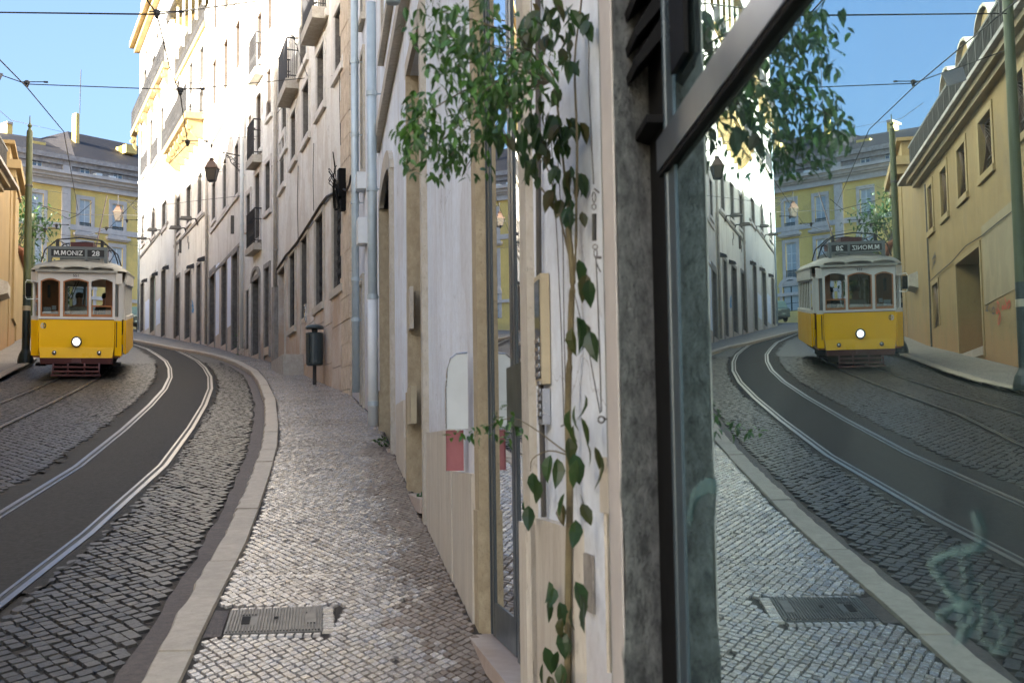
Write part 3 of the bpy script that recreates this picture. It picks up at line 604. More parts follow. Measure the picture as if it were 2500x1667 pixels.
F1 = Fac((-15.45, 57.35), (-20.97, 70.57)); F2 = Fac((-11.68, 48.31), (-15.45, 57.35)); F3 = Fac((-8.3, 39.1), (-11.68, 48.31))
F4 = Fac((-6.27, 33.9), (-8.3, 39.1)); F5 = Fac((-2.85, 22.47), (-6.27, 33.9)); FB = Fac((-1.85, 17.6), (-2.85, 22.47)); FA = Fac((.30, 3.46), (-1.85, 17.6))
M['shaded_reveal'] = stone('shaded_reveal', (.17, .155, .135), (.09, .08, .07), 9, .9, .5)  # stone lining darkened to stand for the shade inside the openings
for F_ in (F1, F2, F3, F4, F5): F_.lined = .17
NP = dict(sur='pale_stone', sw=.14, pane='pane')
# --- corner building
b = bld('corner_building', F1, F1.L / 2, 'tall cream corner building with a long corbelled balcony, farthest of the right-hand row')
for xf, yt, yb, xn in ((346, 532, 602, 354), (372, 512, 581, 379.5), (397, 500, 563, 408)): F1.wpx(b, xf, yt, yb, xn, **NP)
for xf, yt, yb, xn in ((342, 330, 440, 349), (367, 300, 412, 374), (394, 270, 385, 402)): 
    wn = F1.wpx(b, xf, yt, yb, xn, **NP); 
for xa, ya, xb, yb, xo in ((347, 440, 364, 418, 341), (373, 412, 390, 388, 366), (400, 380, 415, 358, 393)): slabpx(F1, b, xa, ya, xb, yb, xo, th=.14, rh=1.0)
for xf, yt, yb, xn in ((352, 180, 262, 360), (372, 150, 235, 381), (396, 118, 205, 405)): F1.wpx(b, xf, yt, yb, xn, **NP)
for xf, yt, yb, xn in ((356, 160, 166, 361), (382, 120, 131, 388), (407, 85, 98, 416)): F1.wpx(b, xf, yt - 30, yb - 20, xn, sur='pale_stone', sw=.08, rows=2)
F1.wpx(b, 344, 696, 812, 352.5, 'door', mat='door_grey'); F1.wpx(b, 367.5, 680, 814, 380, 'door', mat='green_door'); F1.wpx(b, 395, 664, 824, 405.6, 'door', mat='door_grey')
for xf, y0, y1, xn in ((355.5, 738, 806, 364.5), (382, 736, 795, 392)):
    u1, z1 = F1.px(xf, y0); u0, _ = F1.px(xn, y0); _, z0 = F1.px(xf, y1); m = MB(); F1.box(m, u0, u1, z0, z1, 0, .02); m.build('white_panel', 'white_board', b)
zt1 = F1.px(343, 109)[1]
F1.wall('cream1', b, 0, F1.L, zt1 + 2.4, 9)
m = MB(); F1.box(m, -.1, F1.L + .5, zt1 - .1, zt1 + .25, -.3, .55); F1.box(m, -.1, F1.L + .3, zt1 - .4, zt1 - .1, -.3, .3); m.build('cornice', 'corbel_stone', b)
m = MB(); F1.box(m, 0, F1.L, zt1 + .25, zt1 + .35, 0, .12); F1.box(m, 0, F1.L, zt1 + 1.1, zt1 + 1.2, 0, .12)
for i in range(int(F1.L / .35)): F1.box(m, i * .35, i * .35 + .12, zt1 + .35, zt1 + 1.1, .0, .10)
m.build('parapet', 'pale_stone', b)
slabpx(F1, b, 332, 302, 413, 208, 318.6, th=.3, rh=1.1, mat='corbel_stone', corbels=6, dense=.12)
for x, y in ((356, 582), (381, 561)): wall_lamp(F1, b, x, y, True)
for x, y in ((345, 683), (370, 667), (396, 651)): wall_lamp(F1, b, x, y)
F1.pipe(b, 337, 300, 806, .055, .12, 'zinc', (613,))
course(F1, b, 340, 612, 411, 567, .12, .05, 'grey_stone')
# --- second
b = bld('balcony_building', F2, F2.L / 2, 'tall cream building with roofed veranda above a balcony on round corbels', 'building')
for xf, yt, yb, xn in ((432, 489, 574, 441), (457, 461, 551, 467.5), (484, 432, 528, 495)): F2.wpx(b, xf, yt, yb, xn, **NP)
for xf, yt, yb, xn in ((433, 205, 290, 440), (464, 162, 240, 472), (489, 126, 212, 500)): F2.wpx(b, xf, yt, yb, xn, **NP)
for xf, yt, yb, xn in ((434, 300, 410, 442), (462, 270, 372, 470), (488, 238, 338, 498)): F2.wpx(b, xf, yt - 8, yb - 40, xn, **NP)
for xf, yt, yb, xn in ((430, 683, 824, 439.5), (453.6, 669, 829, 466.6), (482, 650, 836, 491.5)): F2.wpx(b, xf, yt, yb, xn, 'door', mat=random.choice(['dark_door', 'door_grey']), sur='grey_stone')
zv = F2.px(427.7, 183)[1]
slabpx(F2, b, 430, 190, 503, 84, 427.0, th=.22, rh=1.0, mat='corbel_stone', dense=.1)
slabpx(F2, b, 440, 376, 499, 296, 398.5, th=.26, rh=1.15, mat='corbel_stone', corbels=6, dense=.12)
F2.wall('cream2', b, 0, F2.L, zv + .2, 9)
m = MB(); F2.box(m, 0, F2.L, zv + .2, zv + 3.4, -9, -1.6); m.build('attic_wall', 'yellow_wall', b)
m = MB(); m.hexa([F2.P(-.1, zv + 2.6, .4), F2.P(F2.L + .1, zv + 2.6, .4), F2.P(F2.L + .1, zv + 3.4, -1.7), F2.P(-.1, zv + 3.4, -1.7), F2.P(-.1, zv + 2.75, .4), F2.P(F2.L + .1, zv + 2.75, .4), F2.P(F2.L + .1, zv + 3.6, -1.7), F2.P(-.1, zv + 3.6, -1.7)]); m.build('veranda_roof', 'iron', b)
for i in range(6): m = MB(); u = .3 + i * (F2.L - .6) / 5; F2.box(m, u - .05, u + .05, zv + .2, zv + 2.65, .1, .2); m.build('veranda_post', 'white_paint', b)
for x, y in ((440, 556), (466, 533)): wall_lamp(F2, b, x, y, True)
for x, y in ((455, 648), (481, 630)): wall_lamp(F2, b, x, y)
course(F2, b, 426, 595, 500, 530, .12, .05, 'grey_stone')
F2.pipe(b, 426, 300, 826, .05, .1, 'concrete', (500, 600)); F2.pipe(b, 502, 60, 840, .05, .1, 'concrete', (430,))
for x, y in ((436, 617), (461, 600), (459, 585)):
    u, z = F2.px(x, y); m = MB(); F2.box(m, u - .1, u + .1, z - .14, z + .14, -.005, .012); m.build('vent', 'castiron', b)
for (x, y) in ((443, 590), ): 
    u, z = F2.px(x, y); m = MB(); F2.box(m, u - .05, u + .05, z - .5, z + .1, 0, .1); m.build('cable_box', 'castiron', b)
# --- third
b = bld('patched_building', F3, F3.L / 2, 'flaking beige building with white painted panels between its ground-floor doors')
for xf, yt, yb, xn in ((575, 361, 484, 584), (546, 398, 517, 554.5), (519, 452, 545, 528)): F3.wpx(b, xf, yt, yb, xn, **NP)
for xf, yt, yb, xn in ((577, 68, 186, 588), (548, 112, 235, 558), (521, 160, 272, 530), (524, -40, 89, 532), (550, -70, 43, 560), (576, -110, 2, 588)): F3.wpx(b, xf, yt, yb, xn, pane='copper_pane', frame='tram_wood', sur='cream3', sw=.14)
F3.wpx(b, 512.8, 672, 842, 525.5, 'door', sur='grey_stone'); F3.wpx(b, 543, 650, 846, 554.5, 'door', sur='grey_stone', mat='dark_door'); F3.wpx(b, 568, 627, 856, 582, 'door', sur='grey_stone', mat='door_grey')
for xf, y0, y1, xn in ((508.8, 668, 830, 511.5), (527.5, 650, 820, 535.5), (555.5, 626, 800, 565)):
    u1, z1 = F3.px(xf, y0); u0, _ = F3.px(xn, y0); _, z0 = F3.px(xf, y1); m = MB(); F3.box(m, u0, u1, z0, z1, .0, .012); m.build('white_panel', 'white_board', b)
F3.wall('cream3', b, 0, F3.L, 26, 9)
course(F3, b, 515.6, 560, 584.5, 484, .13, .06, 'pale_stone'); course(F3, b, 513, 353, 548, 303, .16, .12, 'pale_stone')
course(F3, b, 511, 668, 590, 605, .10, .04, 'grey_stone')
F3.pipe(b, 589, -40, 850, .06, .12, 'white_paint', (430, 548, 600)); 
m = MB()
for i in range(9):
    u0_ = F3.L - .55; z0_ = F3.g(F3.L) + i * .55; F3.box(m, u0_, F3.L - .02, z0_ + .01, z0_ + .54, 0, .03)
m.build('corner_stones', 'limestone', b, kind='stuff')
ribbon(F2, [(F2.px(469 + a, 740 + c)[0], F2.px(469 + a, 740 + c)[1]) for a, c in ((0, -6), (3, 2), (0, 6), (4, 8), (1, 14), (5, 16), (0, 20), (4, 22))], 'graffiti_blue', 'blue_graffiti', bpy.data.objects['balcony_building'], .01, .10)
u, z = F3.px(571, 538); m = MB(); F3.box(m, u - .06, u + .06, z - .45, z + .15, 0, .1); m.build('cable_box', 'castiron', b)
# --- fourth
b = bld('arched_doorway_building', F4, F4.L / 2, 'narrow stained cream building with an arched dark doorway and iron balconies')
F4.wpx(b, 603.5, 480, 560, 612.7, **NP); F4.wpx(b, 624, 432, 590, 636, **NP); F4.wpx(b, 649, 404, 522, 661.5, **NP)
for xf, yt, yb, xn in ((607, 290, 370, 615.6), (628.5, 240, 375, 639), (653, 180, 292, 664), (608, 120, 200, 617), (630, 45, 160, 641), (655, -20, 90, 666)): F4.wpx(b, xf, yt, yb, xn, pane='copper_pane', frame='tram_wood', sur='cream4')
F4.wpx(b, 602, 712, 855, 609.8, 'door', sur='cream4', sw=.08, mat='dark_door'); F4.wpx(b, 617.5, 690, 870, 634, 'door', sur='grey_stone', mat='iron'); F4.wpx(b, 648, 658, 850, 659, 'door', sur='grey_stone', mat='dark_door')
u1, z1 = F4.px(617.5, 690); u0, _ = F4.px(634, 690); m = MB(); n = 10; um = (u0 + u1) / 2; hw = (u1 - u0) / 2
for i in range(n):
    a0, a1 = math.pi * i / n, math.pi * (i + 1) / n; q = []
    for a, r_ in ((a0, hw), (a1, hw), (a1, hw + .2), (a0, hw + .2)): q.append((um + r_ * math.cos(a), z1 + .3 * r_ * math.sin(a) / hw))
    m.hexa([F4.P(*p_, -.01) for p_ in q] + [F4.P(*p_, .06) for p_ in q])
m.build('door_arch', 'grey_stone', b)
F4.wall('cream4', b, 0, F4.L, 26, 9, .35)
slabpx(F4, b, 618, 630, 639, 607, 598, th=.2, rh=1.02, dense=.1); slabpx(F4, b, 622.6, 423, 640, 389.6, 599.4, th=.22, rh=1.05, dense=.1); slabpx(F4, b, 625.7, 218, 644, 175, 604, th=.22, rh=1.05, dense=.1)
F4.pipe(b, 672, -30, 700, .055, .08, 'concrete', (320, 395, 480, 610)); 
m = MB(); u, _ = F4.px(658, 800); F4.box(m, 0.05, .5, F4.g(0) - .3, F4.g(0) + 2.1, 0, .10); m.build('stone_pier', 'grey_stone', b)
# --- fifth, brown
b = bld('brown_building', F5, F5.L / 2, 'large beige building stained brown at its foot with tall barred windows')
for xf, yt, yb, xn in ((818.5, 43, 192, 838), (775, 140, 284, 793), (740.3, 223, 354, 756), (711.6, 288, 405, 724), (684.5, 352.5, 466, 696)): F5.wpx(b, xf, yt, yb, xn, sur='cream3', sw=.16, pane='pane', rows=2)
zup = F5.px(770, 118)[1]
for xf, xn in ((733, 752), (690, 702), (782, 800)):
    u1 = F5.px(xf, 60)[0]; u0 = F5.px(xn, 60)[0]; F5.window(b, u0, u1, zup + (.2 if xf != 690 else -.9), zup + (2.5 if xf != 690 else 1.6), sur='cream3', sw=.16, rows=3)
for xf, yt, yb, xn, kd in ((815, 477, 712.6, 837, 1), (772, 540, 753, 791, 1), (708.5, 628, 806, 722, 1)):
    wn = F5.wpx(b, xf, yt, yb, xn, sur='limestone', sw=.16, pane='pane_dark', frame='iron', setback=.22, rows=3)
    u1, z1 = F5.px(xf, yt); _, z0 = F5.px(xf, yb); u0, _ = F5.px(xn, yt); m = MB()
    for i in range(7): m.tube([F5.P(u0 + (u1 - u0) * (i + .5) / 7, z0, -.07), F5.P(u0 + (u1 - u0) * (i + .5) / 7, z1, -.07)], .013, 5, cap=False)
    for i in range(9):
        zz = z0 + (z1 - z0) * (i + .5) / 9; m.tube([F5.P(u0, zz, -.07), F5.P(u1, zz, -.07)], .011, 4, cap=False)
        for k in range(6): cu = u0 + (u1 - u0) * (k + 1) / 7; m.tube([F5.P(cu + .06 * math.cos(a), zz + .09 * math.sin(a), -.055) for a in [q * 1.05 for q in range(7)]], .008, 3, cap=False)
    m.build('window_bars', 'iron', wn)
F5.wpx(b, 737, 590, 872, 752, 'door', sur='limestone', mat='dark_door', setback=.5); F5.wpx(b, 677, 672, 886, 697, 'door', sur='limestone', mat='dark_door', setback=.5)
F5.wall('brown', b, 0, F5.L, 19, 10, .55)
slabpx(F5, b, 770, 118.6, 800.7, 41, 733.7, th=.24, rh=1.0, dense=.045); slabpx(F5, b, 708, 269, 730, 212, 676, th=.24, rh=1.0, dense=.045)
m = MB(); zb = F5.g(0) - .3
for i in range(40):
    ww = .95 + (.08 if i % 2 else 0); F5.box(m, .0, ww, zb + i * .42, zb + i * .42 + .41, 0, .03 + U(0, .015))
m.build('rough_corner_stones', 'quoin', b, kind='stuff')
for i, (xf, xn) in enumerate(((860, 838), (837, 815), (814, 795), (794, 772), (771, 754), (753, 738))):      # dado slabs under the barred windows
    u0 = F5.px(xf, 800)[0]; u1 = F5.px(xn, 800)[0]; u0, u1 = min(u0, u1), max(u0, u1)
    if i == 0: continue
    zs_ = F5.px(815, 712.6)[1] - .05; zg = F5.g(u0) - .3; k = zg
    while k < zs_ - .02:
        e = min(zs_, k + .78); m = MB(); F5.box(m, u0 + .006, u1 - .006, k + .006, e - .006, 0, .028 + U(0, .006)); m.build('dado_slab', 'brown', b); k = e
u0, z0 = F5.px(751, 913); u1, z1 = F5.px(705, 890); 
ug = F5.px(728, 880)[0]; m = MB(); F5.box(m, ug - 1.3, ug + 1.3, F5.g(ug) - .4, F5.g(ug) + .32, 0, .5); m.build('entrance_step', 'concrete', b)
u, z = F5.px(748, 767); m = MB(); F5.box(m, u - .3, u - .1, z - .2, z + .2, .03, .07); ip = m.build('door_intercom', 'silver', b)
m = MB()
for r_ in range(3):
    for c_ in range(2): F5.box(m, u - .25 + c_ * .07, u - .22 + c_ * .07, z + .02 + r_ * .05, z + .045 + r_ * .05, .07, .076)
m.build('button', 'black', ip)
# black cable box with its spray of cables
cb = thing('cable_box', F5.P(*F5.px(832, 440, .15), .15), 'black telephone junction box bristling with cables above the barred window', 'junction box')
u, z = F5.px(833, 443, .1); m = MB(); F5.box(m, u - .13, u + .10, z - .30, z + .22, .03, .16); m.build('box', 'black', cb)
m = MB()
for i in range(9): a = U(0, 6.28); m.tube(curve_pts([F5.P(u + U(-.15, .1), z + U(-.2, .3), .2), F5.P(u + .35 * math.cos(a), z + .2 + .35 * math.sin(a), .28), F5.P(u + .3 * math.cos(a + 1), z - .2 + .3 * math.sin(a + 1), .22), F5.P(u + U(-.1, .1), z - .5, .14)]), .009, 4)
m.build('loose_wires', 'black', cb)
m = MB(); F5.box(m, u - .12, u + .08, z - .55, z - .30, .02, .12); m.build('cable_bundle', 'black', cb)
cablepx(F5, 'facade_cable', 'thick sagging cable bundle climbing across the brown building to the black box', [(677, 657), (690, 637), (699, 622), (706, 616), (724, 594), (760, 538), (783, 501), (797, 482), (815, 473), (822, 466)], .035, .05)
cablepx(F5, 'loop_cable', 'short cable looping from the black box to the drainpipe', [(838, 462), (846, 466), (853, 450), (857, 430), (862, 424)], .022, .08)
for i, xs in enumerate(((830, 110, 833, 410), (766, 350, 766, 515), (728, 405, 728, 590))):
    cablepx(F5, 'hanging_wire', ['thin grey wire running down to the black junction box', 'thin wire hanging on the beige wall below the small bracket', 'thin wire dropping beside the second upper window'][i], [(xs[0], xs[1]), ((xs[0] + xs[2]) / 2 - 2, (xs[1] + xs[3]) / 2), (xs[2], xs[3])], .008, .03)
# --- white strip building
b = bld('white_strip_building', FB, FB.L / 2, 'pale rendered narrow building seen between the two grey drainpipes')
FB.wpx(b, 884.5, 150, 432, 889.5, sur='limestone', sw=.12); FB.wpx(b, 884.5, -150, 60, 889.5, sur='limestone', sw=.12)
FB.wpx(b, 882, 700, 1030, 888, 'door', sur='limestone', mat='door_grey')
FB.wall('white_strip', b, 0, FB.L, 15, 8)
FB.pipe(b, 869, -60, 958, .060, .14, 'zinc', (139, 322, 490, 680, 780))
for (xa, xb, ya, yb, mt, nm) in ((884, 897, 540, 578, 'white_paint', 'junction_box'), (881, 889, 431, 452, 'white_paint', 'alarm_box')):
    u1, z1 = FB.px(xa, ya, .05); u0, z0 = FB.px(xb, yb, .05); m = MB(); FB.box(m, u1 - .35, u1 + .02, min(z0, z1), max(z0, z1), 0, .14); m.build(nm, mt, b)
# --- near white building
b = near = bld('white_building', FA, 4, 'long white rendered building with stone door jambs nearest the shop window')
FA.near = near
# doors / openings: far edge, near edge by sight line
def jambs(x_far, x_near, ytop, ybot, depth=.09, dkind='door_grey', sw=.12, mat='yellow_stone', top=True):
    u1, _ = FA.px(x_far, 1000); u0, _ = FA.px(x_near, 1000); z1 = FA.px(x_far, ytop)[1]; z0 = FA.px(x_far, ybot)[1]
    return u0, u1, z0, z1
# glazed door
GD = jambs(1169, 1292, -700, 1540); 
# second door with its sill
D2 = jambs(1007, 1043, 159, 1203)
# arched niche door
D3 = jambs(938, 963, 500, 1096)
dn = FA.door(near, D2[0], D2[1], D2[2], D2[3], 'door_grey', 'limestone', .14, .16, 3, False)
m = MB(); FA.box(m, D2[0] + .02, D2[1] - .02, D2[2] - .10, D2[2] + .004, -.15, .06); m.build('threshold', 'marble', dn)
m = MB(); FA.box(m, D2[0] - .16, D2[0], D2[2] - .6, D2[3] + .1, 0, .045); m.build('near_jamb', 'limestone', dn)
m = MB(); FA.box(m, D2[1], D2[1] + .17, D2[2] - .5, D2[2] + .9, 0, .05); m.build('jamb_base', 'yellow_stone', dn)
u_, z_ = FA.px(1036, 860); m = MB(); FA.box(m, D2[1] - .42, D2[1] - .34, D2[2] + .95, D2[2] + 1.35, -.16, -.11); m.build('letter_slot', 'black', dn)
FA.op.append((D3[0], D3[1], D3[2], D3[3])); hw = (D3[1] - D3[0]) / 2; um = (D3[0] + D3[1]) / 2; zs_ = FA.px(956, 396)[1]; nA = 12
rise = zs_ - D3[3]
FA.op.append((um - hw * .92, um + hw * .92, D3[3], D3[3] + rise * .45)); FA.op.append((um - hw * .72, um + hw * .72, D3[3] + rise * .45, D3[3] + rise * .72)); FA.op.append((um - hw * .4, um + hw * .4, D3[3] + rise * .72, D3[3] + rise * .93))
m = MB()
for i in range(nA):
    a0, a1 = math.pi * i / nA, math.pi * (i + 1) / nA
    q = [(um + (hw * .93 if k in (0, 1) else hw + .2) * math.cos(a), D3[3] + (rise * .93 if k in (0, 1) else rise + .24) * math.sin(a)) for k, a in ((0, a0), (1, a1), (2, a1), (3, a0))]
    m.hexa([FA.P(*p_, -.2) for p_ in q] + [FA.P(*p_, .05) for p_ in q])
ar = m.build('arched_doorway', 'limestone', near)
m = MB(); FA.box(m, D3[0] - .18, D3[0], D3[2] - .4, D3[3], -.2, .05); m.build('jamb', 'limestone', ar); m = MB(); FA.box(m, D3[1], D3[1] + .18, D3[2] + .75, D3[3], -.2, .05); m.build('jamb', 'limestone', ar)
m = MB(); FA.box(m, D3[1] - .0, D3[1] + .2, D3[2] - .35, D3[2] + .75, -.2, .07); m.build('jamb_base', 'yellow_stone', ar)
m = MB(); FA.box(m, D3[0], D3[1], D3[2] - .12, D3[2] + .004, -.2, .08); m.build('threshold', 'marble', ar)
m = MB(); FA.box(m, D3[0], D3[1], D3[2], D3[3] + rise, -.26, -.22); FA.box(m, D3[0] + .1, D3[1] - .1, D3[2] + .1, D3[2] + 1.0, -.22, -.2); m.build('door_leaf', 'door_grey', ar)
FA.op.append((GD[0], GD[1], GD[2], 7.0))
u9 = FA.px(950, 60)[0]; zw = FA.px(937, 132)[1]; FA.window(near, FA.px(962, 60)[0], FA.px(937, 60)[0], zw, zw + 2.6, sur='limestone', sw=.14)
FA.window(near, FA.px(1040, -300)[0] - .6, FA.px(1040, -300)[0] + .5, zw, zw + 2.6, sur='limestone', sw=.14)
FA.wall('near_white', near, -.0, FA.L, 14, 6, .30)
za = FA.px(960, 190)[1]; m = MB(); FA.box(m, FA.px(1010, 0)[0] - 4, FA.L - .3, za - .06, za + .09, -.01, .09); m.build('string_course', 'limestone', near)
m = MB(); FA.box(m, D2[1] - .006, D2[1] + .01, D2[2], D2[3], -.155, .036); m.build('jamb_reveal', 'yellow_stone', dn)
m = MB(); FA.box(m, D3[1] - .006, D3[1] + .01, D3[2], D3[3], -.21, .051); m.build('jamb_reveal', 'yellow_stone', ar)
# glazed door: jambs, threshold, two leaves
gd = thing('glazed_door', FA.P(GD[0], GD[2]), 'tall narrow grey glazed double door reflecting the sky between stone jambs', 'door')
m = MB(); FA.box(m, GD[1] - .003, GD[1] + .19, GD[2] - .3, 7.2, -.052, .004); j = m.build('stone_jamb', 'yellow_stone', near)
m = MB(); FA.box(m, GD[1] - .007, GD[1] + .22, GD[2] - .35, FA.px(1160, 1242)[1], -.052, .014); m.build('jamb_base', 'yellow_stone', near)
m = MB(); FA.box(m, GD[0] - .17, GD[0], GD[2] - .4, 7.2, -.095, .03); m.build('stone_jamb', 'limestone', near)
m = MB(); FA.box(m, GD[0] - .17, GD[0] - .0, GD[2] - .45, FA.px(1300, 1272)[1], -.09, .05); m.build('jamb_base', 'travertine', near)
m = MB(); FA.box(m, GD[0] - .05, GD[1] + .0, GD[2] - .07, GD[2] + .004, -.29, .075); FA.box(m, GD[0] - .05, GD[1], GD[2] - .5, GD[2] - .07, -.3, .045); m.build('threshold', 'marble', near)
def leaf(px_a, px_b, ang_deg, wd, hinge_w=-.045):
    """a door leaf hung at the far side at sight line px_a; its plane runs at ang_deg to the street axis"""
    u, _ = FA.px(px_a, 1500, hinge_w); p = FA.P(u, 0, hinge_w); a = math.radians(ang_deg); d = Vector((math.sin(a), -math.cos(a), 0)); n = Vector((-math.cos(a), -math.sin(a), 0))
    def Q(t, z, w_): q = p + d * t + n * w_; return (q.x, q.y, z)
    def bx(m, t0, t1, z0, z1, w0, w1): m.hexa([Q(t0, z0, w0), Q(t1, z0, w0), Q(t1, z0, w1), Q(t0, z0, w1), Q(t0, z1, w0), Q(t1, z1, w0), Q(t1, z1, w1), Q(t0, z1, w1)])
    z0, z1 = GD[2] + .008, 6.8; s_ = .06; m = MB(); bx(m, 0, s_, z0, z1, -.045, 0); bx(m, wd - s_, wd, z0, z1, -.045, 0); bx(m, s_, wd - s_, z0, z0 + .17, -.045, -.002); bx(m, s_, wd - s_, z1 - .1, z1, -.045, -.002)
    bx(m, s_, s_ + .02, z0 + .17, z1 - .1, -.03, -.005); bx(m, wd - s_ - .02, wd - s_, z0 + .17, z1 - .1, -.03, -.005)
    lf = m.build('door_leaf', 'frame_dark', gd); g = MB(); bx(g, s_ + .005, wd - s_ - .005, z0 + .165, z1 - .105, -.014, -.008); g.build('pane', 'door_glass', lf); return lf, bx
L1_, bx1 = leaf(1203, 1262, 9.7, .70); L2_, bx2 = leaf(1262, 1290, 8.7, .75, -.043)
m = MB(); FA.box(m, GD[1] - .03, GD[1] - .004, GD[2], 7, -.13, -.047); m.build('door_frame', 'frame_dark', gd)
m = MB(); u0 = FA.px(1293, 950, -.05)[0]; u1 = FA.px(1247, 950, -.05)[0]; FA.box(m, u0, u1, FA.px(1260, 1040)[1], FA.px(1260, 881)[1], -.085, -.03); m.build('lock_box', 'pole_dark', gd)
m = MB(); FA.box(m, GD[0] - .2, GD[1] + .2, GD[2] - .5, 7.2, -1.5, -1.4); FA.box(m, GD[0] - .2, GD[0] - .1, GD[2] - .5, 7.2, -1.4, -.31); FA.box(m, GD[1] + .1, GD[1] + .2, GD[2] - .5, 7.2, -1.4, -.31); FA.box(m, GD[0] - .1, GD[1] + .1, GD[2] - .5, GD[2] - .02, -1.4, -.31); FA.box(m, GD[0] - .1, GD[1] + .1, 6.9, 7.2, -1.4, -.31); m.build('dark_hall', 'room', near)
# travertine dado panels
def dado(x_far, x_near, y_top, xt=None, w1=.03, zt=None, top_px=None):
    u1, z1 = FA.px(x_far, y_top, w1) ; u0, _ = FA.px(x_near, y_top, w1); z1 = z1 if zt is None else zt
    m = MB(); lo = FA.g(u0) - .4; FA.box(m, u0, u1, lo, z1, -.005, w1); return m.build('travertine_slab', 'travertine', near)
zA = FA.px(1040, 1057, .03)[1]; zB = FA.px(966, 988, .03)[1]; zC = FA.px(1100, 1149, .03)[1]; zD = FA.px(1340, 1272, .03)[1]
dado(1041, 1090, 1057, zt=zA); dado(1090, 1100, 1100, zt=zA, w1=.03); dado(1100, 1150, 1149, zt=zC, w1=.024)
dado(966, 985, 988, zt=zB); dado(985, 1001, 1150, zt=FA.px(985, 1068, .03)[1], w1=.024)
u0, u1 = FA.px(1405, 1400, .03)[0], FA.px(1312, 1400, .03)[0]; um = (u0 + u1) / 2
for a_, b_ in ((u0, um), (um, u1)): m = MB(); FA.box(m, a_ + .003, b_ - .003, .0, zD, -.005, .035); m.build('travertine_slab', 'travertine', near)
# shadow gap beside the door jamb, drawn as a thin dark tube
cablepx(FA, 'shadow_gap', 'dark vertical strip for the shadow gap beside the glazed door, running behind the cream box', [(1313, -20), (1314, 300), (1316, 700), (1322, 1000), (1328, 1262)], .011, .02, 'castiron', 'pipe')
# second drainpipe, plaque, vent
pp = FA.pipe(near, 911.5, -40, 1040, .062, .14, 'zinc', (200, 447, 720, 985)); 
dp2 = MB(); FA.pipe(near, 911.5, 720, 1040, .066, .14, 'white_paint', ())
for (xa, xb, ya, yb, w1, mt, nm) in ((992, 1001, 715, 815, .03, 'limestone', 'wall_plaque'), (994, 1003, 948, 1036, .05, 'cream_metal', 'meter_door')):
    u1, z1 = FA.px(xa, ya, w1); _, z0 = FA.px(xa, yb, w1); u0, _ = FA.px(xb, ya, w1); m = MB(); FA.box(m, u0, u1, z0, z1, 0, w1); m.build(nm, mt, near)
u1, z1 = FA.px(953, 30, .25); m = MB(); m.lathe(FA.P(u1 - .2, z1, .24), [(.055, 0), (.06, .02), (.06, .6), (.05, .62)], 14); wl = m.build('wall_light', 'zinc', near, smooth=True); m = MB(); m.tube([FA.P(u1 - .2, z1 + .25, .24), FA.P(u1 - .2, z1 + .25, 0)], .025, 6); m.build('lamp_arm', 'zinc', wl)
# meter cupboards with their doors standing open, seen face on
def open_door(x0, x1, y0, y1, mat, name, label, cat, roundtop=False):
    u, z1 = FA.px(x1, y0, .0); _, z0 = FA.px(x1, y1, .0); Y = FA.P(u, 0).y - .02
    wtop = at(x1, y0, Y); a = at(x0, y0, Y); wd = (wtop - a).length; n = Vector((a.x - wtop.x, a.y - wtop.y, 0)).normalized(); n = (n + FA.d * .10).normalized()
    base = FA.P(u - .03, z0, .03); t = thing(name, base, label, cat); m = MB(); pr = []
    for (s_, zz) in ([(0, z0), (0, z1)] + ([(wd * .5, z1 - .005), (wd * .78, z1 - .03), (wd * .93, z1 - .09), (wd, z1 - .2)] if roundtop else [(wd, z1)]) + [(wd, z0)]): pr.append((s_, zz))
    F = [base + n * s_ + Vector((0, 0, zz - z0)) for s_, zz in pr]; k = len(F); off = FA.d * .025
    m.add([f_ for f_ in F] + [f_ + off for f_ in F], [tuple(range(k)), tuple(range(2 * k - 1, k - 1, -1))] + [(i, i + k, (i + 1) % k + k, (i + 1) % k) for i in range(k)]); m.build('door_panel', mat, t)
    m = MB(); m.tube([f_ - FA.d * .002 for f_ in F[1:]], .004, 4); m.build('rim', 'silver' if roundtop else mat, t); return t, n, wd, z0, z1, base
open_door(1099, 1153, 862, 1047, 'grey_white', 'white_cupboard_door', 'white meter cupboard door with rounded top standing open beside the stone jamb', 'cupboard door', True)
open_door(1101, 1143, 1051, 1148, 'pink', 'pink_cupboard_door', 'small pink cupboard door standing open in the travertine base', 'cupboard door')
# cream box with buttons and silver intercom by the glazed door
def wallbox(x0, xm, x1, y0, y1, side, front, name, label, cat, wout):
    u1, z1 = FA.px(xm, y0, wout); _, z0 = FA.px(xm, y1, wout); u1b, _ = FA.px(x0, y0, wout); 
    t = thing(name, FA.P(u1, z0, .0), label, cat); ua = u1; ub = max(u1b, u1 + .1)
    m = MB(); FA.box(m, ua, ub, z0, z1, .004, wout); bx_ = m.build('casing', side, t); m = MB(); FA.box(m, ua + .02, ub - .02, z0 + .02, z1 - .02, wout, wout + .003); fr = m.build('front_panel', front, t); return t, ua, ub, z0, z1
t, ua, ub, z0, z1 = wallbox(1303, 1319, 1340, 667, 938, 'cream_metal', 'pane_dark', 'name_panel', 'tall cream metal name panel with dark front beside the glazed door', 'sign', .036)
m = MB(); 
for i in range(5): FA.box(m, ua + .03, ub - .03, z0 + .03 + i * .03, z0 + .045 + i * .03, .039, .043)
m.build('name_plate', 'silver', t)
t, ua, ub, z0, z1 = wallbox(1318, 1324, 1341, 948, 1036, 'silver', 'sign_black', 'door_intercom', 'rounded silver intercom below the cream name panel', 'intercom', .032)
m = MB()
for i in range(5): FA.box(m, ua + .015, ub - .03, z0 + .03 + i * .028, z0 + .045 + i * .028, .035, .039)
m.build('button', 'silver', t)
